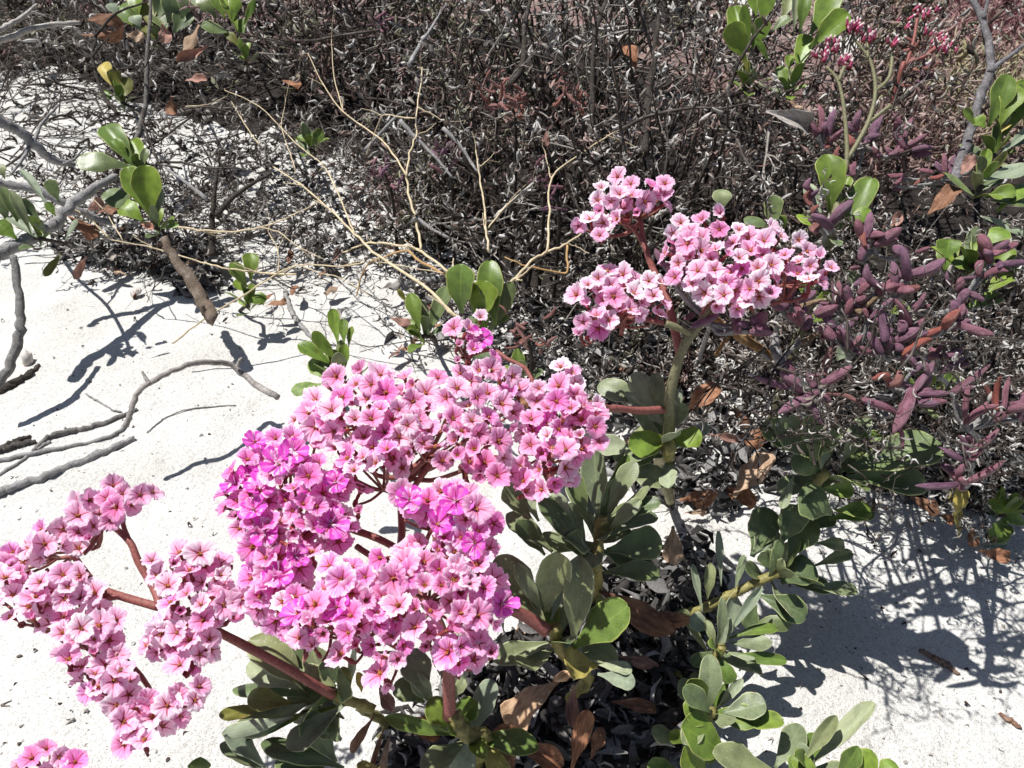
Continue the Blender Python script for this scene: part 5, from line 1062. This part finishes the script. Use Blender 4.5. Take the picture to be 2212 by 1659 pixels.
straw('straw stem lying flat toward the green shoot among grey branches', [([(385, 490, 1.06), (440, 498, 1.06), (500, 500, 1.06), (560, 492, 1.05), (620, 470, 1.05), (680, 440, 1.05), (690, 425, 1.05)], .0020), ([(560, 492, 1.05), (600, 500, 1.04), (640, 530, 1.02), (700, 560, 1.0)], .0012)])
straw('slender straw stem leaning through the shade at upper centre left', [([(640, 375, 1.08), (630, 340, 1.09), (612, 290, 1.11), (608, 265, 1.12), (615, 230, 1.13)], .0014)])
straw('straw twig slanting down left of the slender one', [([(560, 312, 1.12), (530, 270, 1.15), (500, 220, 1.18)], .0014)])
straw('level straw twig in the upper left shade', [([(400, 230, 1.2), (450, 225, 1.2), (490, 208, 1.2)], .0012)])
BSTRAW = mat_plain('brown_straw', (0.42, 0.26, 0.11), .6, .3, 120)
straw('twisted light brown stem left of the bright paired leaves', [([(975, 600, .90), (900, 560, .92), (880, 540, .93), (830, 555, .94), (790, 575, .95), (770, 640, .96)], .0018)], mat=BSTRAW)
straw('hooked light brown stem right of the bright paired leaves', [([(1225, 530, .88), (1225, 580, .87), (1215, 590, .87), (1140, 575, .87), (1090, 555, .88)], .0015)], mat=BSTRAW)

# ------------------------------------------------------------------ grey woody branches
BGp = 'bare grey branches'
def branch(label, lines, mat=GREYBARK, r=.005, name='branch', cat='branch', wob=.28):
    return straw(label, lines, name, mat, cat, BGp, r*.9, 10, jit=.13, wob=wob)
def tp(c, r, x, y, D): a = tv(c, r, x, y); return (a[0], a[1], D)
def Tl(c, r, D, pts, D2=None):
    m = len(pts); D2 = D if D2 is None else D2
    return [tp(c, r, x, y, D+(D2-D)*i/max(1, m-1)) for i, (x, y) in enumerate(pts)]
branch('grey branch entering at the left edge and ending by the green shoots', [(Tl(0, 0, 1.05, [(-150, 700), (0, 780), (130, 860), (250, 960), (350, 1040), (490, 1065)], 1.15), [.0075, .0075, .007, .0065, .006, .003]), (Tl(0, 0, 1.10, [(215, 930), (240, 860), (280, 790), (380, 680)], 1.13), .003), (Tl(0, 0, 1.1, [(190, 950), (140, 1040), (70, 1130)], 1.05), .003), (Tl(0, 0, 1.12, [(410, 1060), (480, 1030), (560, 940)]), .002)])
branch('thickest grey branch rising diagonally at the left', [(Tl(0, 0, .93, [(-120, 1700), (0, 1640), (180, 1560), (330, 1470), (440, 1350), (600, 1220), (760, 1145)], 1.08), [.0085, .0085, .008, .0075, .0070, .006, .0045])])
branch('grey branch crossing behind the thick diagonal one', [(Tl(0, 0, 1.0, [(-100, 1180), (0, 1190), (200, 1220), (420, 1320), (560, 1390), (730, 1450)], 1.08), [.0055, .0055, .0055, .005, .005, .004])])
branch('pale grey branch across the top left corner', [(Tl(0, 0, 1.3, [(-100, 290), (0, 260), (180, 200), (340, 160), (520, 148)], 1.4), [.0055, .005, .005, .0045, .003])], PALEBARK)
branch('short pale branch in the extreme top left corner', [(Tl(0, 0, 1.3, [(-80, 210), (0, 190), (110, 130), (240, 30)], 1.35), .0055)], PALEBARK)
branch('thin forked grey twig in the upper left', [(Tl(0, 0, 1.25, [(760, 740), (690, 650), (640, 540), (600, 370), (620, 250), (600, 180), (510, 60)], 1.3), .0034), (Tl(0, 0, 1.27, [(615, 240), (720, 110), (830, 50), (970, 10)], 1.3), .0026), (Tl(0, 0, 1.26, [(595, 370), (640, 310), (710, 240)]), .0022), (Tl(0, 0, 1.26, [(580, 380), (480, 320), (420, 270)]), .002)], DARKBARK)
branch('dark upright branch left of centre top', [(Tl(0, 0, 1.22, [(860, 980), (900, 860), (950, 640), (950, 400), (975, 150), (975, -60)], 1.3), .0048)], mat_bark('mid_bark', (.12, .11, .10), (.28, .27, .26)))
branch('brown weathered stump leaning on the sand under the left green shoot', [(Tl(0, 1, 1.02, [(1060, -120), (1120, 0), (1230, 150), (1320, 290), (1400, 410)], 1.0), [.0045, .006, .0078, .009, .0095])], mat_bark('brown_bark', (.16, .12, .09), (.33, .28, .24)))
branch('scaly grey stick standing at the left edge beside the snail shell', [(Tl(0, 1, .95, [(85, 0), (120, 200), (135, 400), (130, 500), (90, 640), (40, 760), (-60, 880)], .92), [.0042, .0046, .005, .0058, .0055, .0055, .0055])], mat_bark('scaly_bark', (.24, .23, .22), (.50, .49, .47), 160, .003))
branch('arched thin twig springing out of the sand', [([(*tv(0, 1, 815, 1110), .835), (*tv(0, 1, 850, 1000), .835), (*tv(0, 1, 900, 880), .84), (*tv(0, 1, 1050, 780), .845), (*tv(0, 1, 1200, 710), .86), (*tv(0, 1, 1330, 690), .88), (*tv(0, 1, 1500, 710), .91), (*tv(0, 1, 1650, 830), .905), (*tv(0, 1, 1800, 915), .885)], [.0030, .0030, .0029, .0030, .0030, .0030, .0034, .0036, .0036]), (Tl(0, 1, .84, [(965, 830), (945, 790), (918, 748)]), .0026), (Tl(0, 1, .905, [(1540, 720), (1550, 690), (1565, 660)]), .003)], mat_bark('pale_bark', (.30, .27, .25), (.52, .49, .46)))
# twigs lying on the sand (depth from the ground itself)
def lay(label, c, r, pts, rad, mat=GREYBARK, lift=.6):
    P3 = []; rr = rad if isinstance(rad, list) else [rad]*len(pts)
    for (x, y), q in zip(pts, rr):
        p = gnd(*tv(c, r, x, y)); p.z = gz(p.x, p.y)+q*lift; P3.append(p)
    o = link('fallen_twig', tubes_mesh('fallen_twig', [(P3, [q*.85 for q in rr])], mat, P3[0], 10, .16, 7, 0, .45)); o.location = P3[0]
    return tag(o, label, 'twig', 'twigs lying on the left sand')
lay('dark twig ending in a point where the arched twig meets the sand', 0, 1, [(895, 1005), (640, 1100), (480, 1140), (320, 1200), (220, 1285)], [.0020, .0038, .0040, .0036, .0026], mat_bark('twig_mid_bark', (.16, .15, .14), (.33, .31, .30)))
lay('thin bent grey twig running to the left edge below the dark one', 0, 1, [(845, 1050), (780, 1140), (640, 1205), (300, 1290), (0, 1340), (-80, 1350)], [.0026, .0030, .0024, .0030, .0034, .0034])
lay('long smooth driftwood stick, lowest on the left sand', 0, 1, [(875, 1190), (640, 1300), (350, 1430), (100, 1512), (-60, 1560)], [.0038, .0050, .0052, .0050, .0048])
lay('short dark stick at the left edge above the long twigs', 0, 1, [(205, 1185), (100, 1225), (0, 1270), (-60, 1290)], [.0028, .0040, .0038, .0038], DARKBARK)
lay('thin crooked twig tucked under the long sticks at the left edge', 0, 1, [(330, 1215), (250, 1270), (150, 1340), (0, 1430)], [.0022, .0020, .002, .0024])
lay('crumbling bark strip by the left edge', 0, 1, [(240, 1220), (150, 1240), (60, 1265), (-30, 1290)], [.003, .0046, .005, .0046], mat_bark('crumbly_bark', (.15, .13, .12), (.42, .40, .38), 300, .004))
lay('black rotten stick beneath the snail shell', 0, 1, [(255, 720), (180, 790), (80, 850), (-40, 900)], [.003, .0055, .007, .007], DARKBARK, .3)
lay('little straight twig pointing at the arched one', 0, 1, [(560, 900), (640, 950), (740, 1010), (790, 1018)], .0012, GREYBARK, 1.5)
lay('hair thin twig lying right of the arched one', 0, 1, [(955, 1150), (1020, 1090), (1090, 1040), (1250, 1000), (1530, 975)], .0009, GREYBARK, 1.5)
lay('curved grey twig under the small green shoot on dappled sand', 0, 1, [(1850, 250), (1880, 340), (1930, 440), (2040, 560)], [.004, .0042, .004, .003])
lay('brown bark splinter on the lower right sand', 2, 2, [(1540, 880), (1640, 940), (1720, 990), (1800, 1045)], [.002, .0032, .0034, .0014], mat_bark('splinter', (.2, .13, .1), (.36, .28, .22)))
lay('second bark splinter near the right edge of the sand', 2, 2, [(2060, 1290), (2120, 1340), (2190, 1390)], [.0016, .0026, .002], mat_bark('splinter_red', (.24, .13, .09), (.38, .27, .2)))
# right and centre
branch('bare grey forked twig in front of the far field at the right', [(Tl(2, 0, .80, [(1760, 1180), (1800, 1050), (1860, 880), (1940, 600), (1992, 470), (1985, 280), (1950, 150), (1870, -40)], .86), [.0052, .005, .0048, .0046, .0044, .0040, .0034, .003]), (Tl(2, 0, .85, [(1950, 120), (1970, 40), (1985, -40)]), .0028), (Tl(2, 0, .83, [(1992, 470), (2080, 390), (2260, 260)], .84), .0034)], mat_bark('cool_bark', (.15, .14, .145), (.33, .32, .34)))
branch('black upright stem at the top centre', [(Tl(1, 0, 1.0, [(1610, 900), (1625, 700), (1640, 250), (1720, 0), (1740, -60)], 1.1), .0042)], DARKBARK)
branch('second black stem, right of the first at the top centre', [(Tl(1, 0, .98, [(1960, 1000), (1975, 800), (2000, 600), (2040, 250), (2060, 100)], 1.08), .006)], DARKBARK)
branch('broad dark stem behind the brown tufts', [(Tl(1, 0, 1.08, [(1090, 560), (1180, 400), (1190, 150), (1240, -40)], 1.15), .005)], DARKBARK)
branch('grey twig slanting through the upper thicket', [(Tl(1, 0, 1.1, [(440, 420), (510, 290), (590, 170), (670, 40)], 1.2), .0034)])
branch('grey twig slanting down behind the upright straw', [(Tl(1, 0, 1.0, [(380, 780), (480, 890), (600, 1010), (720, 1150)], .98), .0028)])
branch('grey twig left of the mottled straw twig', [(Tl(1, 0, 1.0, [(660, 830), (760, 930), (840, 1050), (880, 1110)], .98), .0028)])
branch('pale split twig crossing the mottled straw twig', [(Tl(1, 0, .93, [(1000, 1410), (1100, 1310), (1245, 1185)], .95), .0030)], PALEBARK)
branch('long grey twig lying across the middle sand edge', [(Tl(1, 0, 1.08, [(470, 1400), (580, 1480), (700, 1540)], 1.06), .003)])
branch('grey twig leaning left of the forked straw stem', [(Tl(1, 0, 1.08, [(150, 980), (330, 780), (420, 720)]), .003)])
branch('dark branch with a shadowed bend at the lower left of the thicket', [(Tl(0, 0, 1.15, [(1380, 1659), (1370, 1500), (1390, 1250), (1410, 1100)], 1.15), .005), (Tl(0, 0, 1.15, [(1400, 1400), (1530, 1260), (1760, 1120)]), .0045)], DARKBARK)
branch('fine grey twig from the dark bend up into the thicket', [(Tl(0, 0, 1.12, [(1340, 1290), (1200, 1180), (1060, 1080)], 1.15), .0032)])
branch('brown woody succulent stem running under the third pink head', [(Tl(2, 1, .565, [(40, 230), (130, 350), (230, 430), (330, 500), (480, 590), (580, 660)], .62), [.0032, .0034, .0034, .0036, .0034, .003]), (Tl(2, 1, .60, [(330, 505), (400, 510), (560, 500)]), .003), (Tl(2, 1, .60, [(220, 640), (260, 570), (310, 520)]), .002)], mat_bark('brown_stem', (.30, .17, .07), (.50, .36, .22)))
branch('peeling grey stem hanging below the violet sprig', [(Tl(2, 1, .61, [(590, 500), (600, 620), (640, 700), (720, 830), (760, 880)], .60), [.003, .004, .004, .0038, .003]), (Tl(2, 1, .61, [(640, 680), (730, 580), (890, 500)]), .0026), (Tl(2, 1, .61, [(560, 670), (480, 600)]), .002)])
OCHRE = mat_bark('ochre_bark', (.22, .15, .09), (.46, .40, .32))
branch('ochre branchlet below the tall star shaped purple sprig', [(Tl(2, 1, .60, [(1130, 370), (1200, 310), (1290, 250)]), .003)], OCHRE)
branch('short rough branchlet right of the third pink head', [(Tl(2, 1, .605, [(770, 330), (850, 300), (930, 280)]), .0026)], OCHRE)
branch('short ochre branchlet at the left end of the plum coloured sprig', [(Tl(2, 1, .605, [(780, 560), (860, 510), (930, 480)]), .0026)], OCHRE)

# ------------------------------------------------------------------ dead leaves
DG = 'larger dead leaves around the flowering shrub'
def dead(label, c, r, D, bx, by, tx, ty, w, kind, dt=None, var=None, on=False):
    p0, p1 = tv(c, r, bx, by), tv(c, r, tx, ty)
    Lw = math.hypot(p1[0]-p0[0], p1[1]-p0[1])*D/FPX
    b = at(*p0, D); t = at(*p1, D+(random.uniform(-.25, .25) if dt is None else dt)*Lw)
    o = put_leaf(None, b, t, w/3*D/FPX*1.1, kind, var=var, name='dead_leaf'); return tag(o, label, 'leaf', DG)
dead('large tan dead leaf with dark shadow stripes at the bottom centre', 1, 2, .56, 1410, 1090, 1075, 1420, 210, 'tan', -.1)
dead('small hanging brown leaf right of the tan one', 1, 2, .57, 1510, 1120, 1490, 1390, 95, 'pinkish')
dead('narrow upright brown leaf at the bottom centre', 1, 2, .56, 1490, 1680, 1600, 1290, 110, 'brown')
dead('brown leaf lying behind the knobbly yellow stem', 1, 2, .56, 400, 1330, 650, 1450, 160, 'brown')
dead('curled red brown leaf right of the knobbly stem', 1, 2, .55, 950, 1490, 1140, 1400, 120, 'brown')
dead('dark brown folded leaf at the bottom edge', 1, 2, .55, 1110, 1490, 1440, 1640, 150, 'brown')
dead('brown leaf beside the yellow one at the bottom edge', 1, 2, .54, 920, 1530, 1110, 1690, 160, 'brown')
dead('largest wavy red brown leaf on the litter right of the yellow leaf shoot', 1, 2, .62, 1670, 510, 2090, 800, 210, 'brown')
dead('long brown leaf continuing to the right of the largest one', 1, 2, .63, 1850, 690, 2250, 720, 130, 'brown')
dead('tan leaf standing on the sand beside the upright rosette', 1, 2, .63, 2150, 90, 2150, 345, 120, 'tan')
dead('dim pinkish leaf in shade under the wavy one', 1, 2, .64, 1760, 930, 2060, 1000, 80, 'pinkish')
dead('brown leaf behind the narrow upright one', 1, 2, .58, 1620, 1600, 1690, 1400, 100, 'brown')
dead('shaded brown leaf in the dark hollow at the bottom', 1, 2, .60, 1750, 1230, 2040, 1280, 110, 'brown')
dead('thin curled strip of dead leaf at bottom left of the yellow stem', 1, 2, .55, 280, 1390, 180, 1690, 45, 'brown')
dead('second thin dead strip beside the first', 1, 2, .55, 320, 1420, 270, 1690, 45, 'tan')
dead('black curled dead strip at the bottom left', 1, 2, .55, 220, 1310, 50, 1560, 60, 'brown')
dead('pink brown leaf between the dome and the bottom left rosette', 1, 2, .56, 240, 1110, 330, 1290, 100, 'pinkish')
dead('red brown leaf behind the pale rosette right of centre', 2, 1, .66, 30, 1020, 240, 840, 170, 'brown')
dead('narrow brown leaf standing in the litter right of centre', 2, 1, .67, 330, 970, 430, 1110, 65, 'brown')
dead('thin pinkish leaf lying on the litter right of centre', 2, 1, .66, 150, 1150, 380, 1215, 50, 'pinkish')
dead('orange brown leaf left of the big dark rosette', 2, 1, .68, 350, 1170, 540, 1190, 110, 'brown')
dead('broad tan leaf curled on the sand left of the big dark rosette', 2, 1, .69, 330, 1560, 580, 1310, 210, 'tan')
dead('dark brown leaf under the broad tan one', 2, 1, .71, 290, 1500, 470, 1620, 140, 'brown')
dead('shaded brown leaf by the sand at right centre', 2, 1, .70, -20, 1580, 220, 1540, 110, 'brown')
dead('orange dead leaf below the lowest purple sprig', 2, 1, .74, 1760, 1690, 1800, 1490, 110, 'yellow')
dead('brown leaf left of the orange one at the sand edge', 2, 1, .74, 1480, 1560, 1680, 1650, 90, 'brown')
dead('brown curled leaf on the sand at the right edge', 2, 2, .76, 1920, 250, 2140, 300, 100, 'brown')
dead('second brown leaf at the right edge of the sand', 2, 2, .77, 1870, 90, 1890, 230, 80, 'brown')
dead('dark brown leaf stuck to the stem at the right edge', 2, 2, .78, 1660, 20, 1760, 70, 90, 'brown')
dead('large orange brown leaf hanging at the upper right', 2, 0, .76, 1590, 1390, 1790, 1200, 140, 'brown')
dead('grey shrivelled leaf below the top right clump', 2, 0, .85, 540, 720, 810, 850, 120, 'grey')
dead('small cream curled leaf below the top right clump', 2, 0, .86, 680, 650, 790, 700, 45, 'tan')
dead('pinkish leaf under the orange brown one', 2, 0, .76, 1340, 1480, 1420, 1390, 70, 'pinkish')
dead('pink brown leaf at the base of the grey bare twig', 2, 0, .78, 1800, 1130, 1890, 1010, 90, 'pinkish')
dead('red brown leaf at the top left beneath the branch', 0, 0, 1.32, 550, 130, 790, 140, 75, 'brown')
dead('second red brown leaf under it at the top left', 0, 0, 1.31, 530, 225, 810, 185, 60, 'brown')
dead('cream dead leaf under the top left bush', 0, 0, 1.33, 820, 225, 930, 240, 80, 'tan')
dead('pale pink dead leaf hanging under the top left bush', 0, 0, 1.33, 1050, 150, 1080, 280, 95, 'pinkish')
dead('ochre dead leaf hanging beside the green top shoot', 0, 0, 1.32, 1290, 160, 1180, 350, 70, 'tan')
dead('twisted pinkish leaf below the ochre one', 0, 0, 1.31, 1350, 300, 1150, 410, 55, 'pinkish')
dead('curled pink leaf in the shade at upper left', 0, 0, 1.28, 1200, 520, 1350, 530, 55, 'pinkish')
dead('pointed brown leaf hanging in the upper left shade', 0, 0, 1.25, 1110, 620, 1120, 750, 70, 'brown')
dead('red brown leaf lying in the thicket at left of centre', 0, 0, 1.22, 1830, 520, 1950, 545, 45, 'brown')
dead('brown leaf at the joint of the grey branches', 0, 0, 1.06, 440, 1400, 640, 1520, 90, 'brown')
dead('pink leaf behind the joint of the grey branches', 0, 0, 1.10, 560, 1370, 660, 1290, 80, 'pinkish')
dead('dark olive dead leaf below the bright left shoot', 0, 0, 1.10, 630, 1380, 860, 1400, 150, 'brown')
dead('hanging pinkish leaf over the left sand', 0, 1, 1.02, 560, 0, 480, 150, 60, 'pinkish')
dead('hanging green brown leaf over the left sand', 0, 1, 1.0, 400, -20, 285, 130, 50, 'olive')
dead('dark brown broken leaf in the top centre thicket', 1, 0, 1.03, 1900, 480, 1830, 290, 110, 'brown')
dead('reddish seed like leaf above the straw fork', 1, 0, .95, 1330, 850, 1325, 950, 60, 'pinkish')
dead('pink leaf beside the small shoot left of the paired leaves', 1, 1, .87, 320, 400, 450, 440, 70, 'pinkish')
dead('brown leaf between dome and cone shaped head', 1, 1, .62, 1150, 900, 1230, 960, 80, 'brown')
for i in range(70):                                     # small dead leaves scattered through the litter
    reg = random.choice([(1000, 1400, 1500, 1640), (1250, 760, 1560, 1000), (1330, 1000, 1600, 1250), (560, 560, 900, 700), (250, 540, 470, 640), (820, 640, 1000, 780), (1000, 1500, 1350, 1659)])
    p = gnd(random.uniform(reg[0], reg[2]), random.uniform(reg[1], reg[3])); p.z = gz(p.x, p.y)+random.uniform(.004, .03)
    kd = random.choice(['brown', 'brown', 'grey', 'grey', 'grey', 'tan', 'pinkish']); a = random.uniform(0, 6.28); L = random.uniform(.018, .038); d = Vector((math.cos(a), math.sin(a), random.uniform(-.1, .35)))
    o = put_leaf(None, p, p+d*L, L*random.uniform(.25, .45), kd, face=Vector((0, 0, 1))+rv(.5), name='fallen_leaf')
    where = 'in the dark litter at the bottom centre' if reg[1] >= 1400 else 'on the litter right of the dome' if reg[0] >= 1250 else 'on the sand near the left stump' if reg[0] == 250 else 'on the dappled sand behind the dome'
    tag(o, 'small curled %s dead leaf %s' % (kd, where), 'leaf', 'small dead leaves in the litter')

# ------------------------------------------------------------------ snail shells
def snail(label, c, r, x, y, R, yaw, tilt, lift=.8):
    V = []; F = []; S = 14; turns = 2.6; n = 64; prev = None
    for i in range(n+1):
        t = i/n; th = t*turns*2*math.pi; g = math.exp(2.1*(t-1)); cr = .56*g; tr = .47*g
        c_ = Vector((cr*math.cos(th), cr*math.sin(th), .85*(1-g)))
        for k in range(S):
            a = 2*math.pi*k/S; V.append(c_+Vector((math.cos(th), math.sin(th), 0))*(tr*math.cos(a))+Vector((0, 0, tr*1.08*math.sin(a))))
    for i in range(n):
        for k in range(S): k2 = (k+1) % S; F.append((i*S+k, i*S+k2, (i+1)*S+k2, (i+1)*S+k))
    p = gnd(*tv(c, r, x, y)); p.z = gz(p.x, p.y)+R*lift; root = thing('snail_shell', label, 'shell', Vector((p.x, p.y, p.z-R*lift)), 'snail shells')
    M = Matrix.Translation(Vector((0, 0, R*lift))) @ Matrix.Rotation(yaw, 4, 'Z') @ Matrix.Rotation(tilt, 4, 'X') @ Matrix.Scale(R, 4)
    link('whorl', mesh('whorl', V, F, SHELL), root, M)
    V2 = []; F2 = []; base = n*S                          # rolled lip around the mouth
    th = turns*2*math.pi; ctr = Vector((.56*math.cos(th), .56*math.sin(th), 0)); tang = Vector((-math.sin(th), math.cos(th), 0))
    for ring, (s, dd) in enumerate(((1.0, 0), (1.1, .03), (1.08, .09), (.93, .07), (.80, -.15), (.70, -.4))):
        for k in range(S): V2.append(ctr+(V[base+k]-ctr)*s+tang*dd)
    for i in range(5):
        for k in range(S): k2 = (k+1) % S; F2.append((i*S+k, i*S+k2, (i+1)*S+k2, (i+1)*S+k))
    link('lip', mesh('lip', V2, F2, SHELLIN), root, M); return root
snail('white snail shell with a brown mouth lying by the scaly stick at the left', 0, 1, 175, 690, .0125, 2.3, 1.35, .75)
snail('small snail shell lying in blue shade on the left sand', 0, 1, 905, 285, .0105, .6, .6, .6)
snail('tiny white snail shell at the top left corner', 0, 0, 10, 40, .010, 1.0, .9, .6)
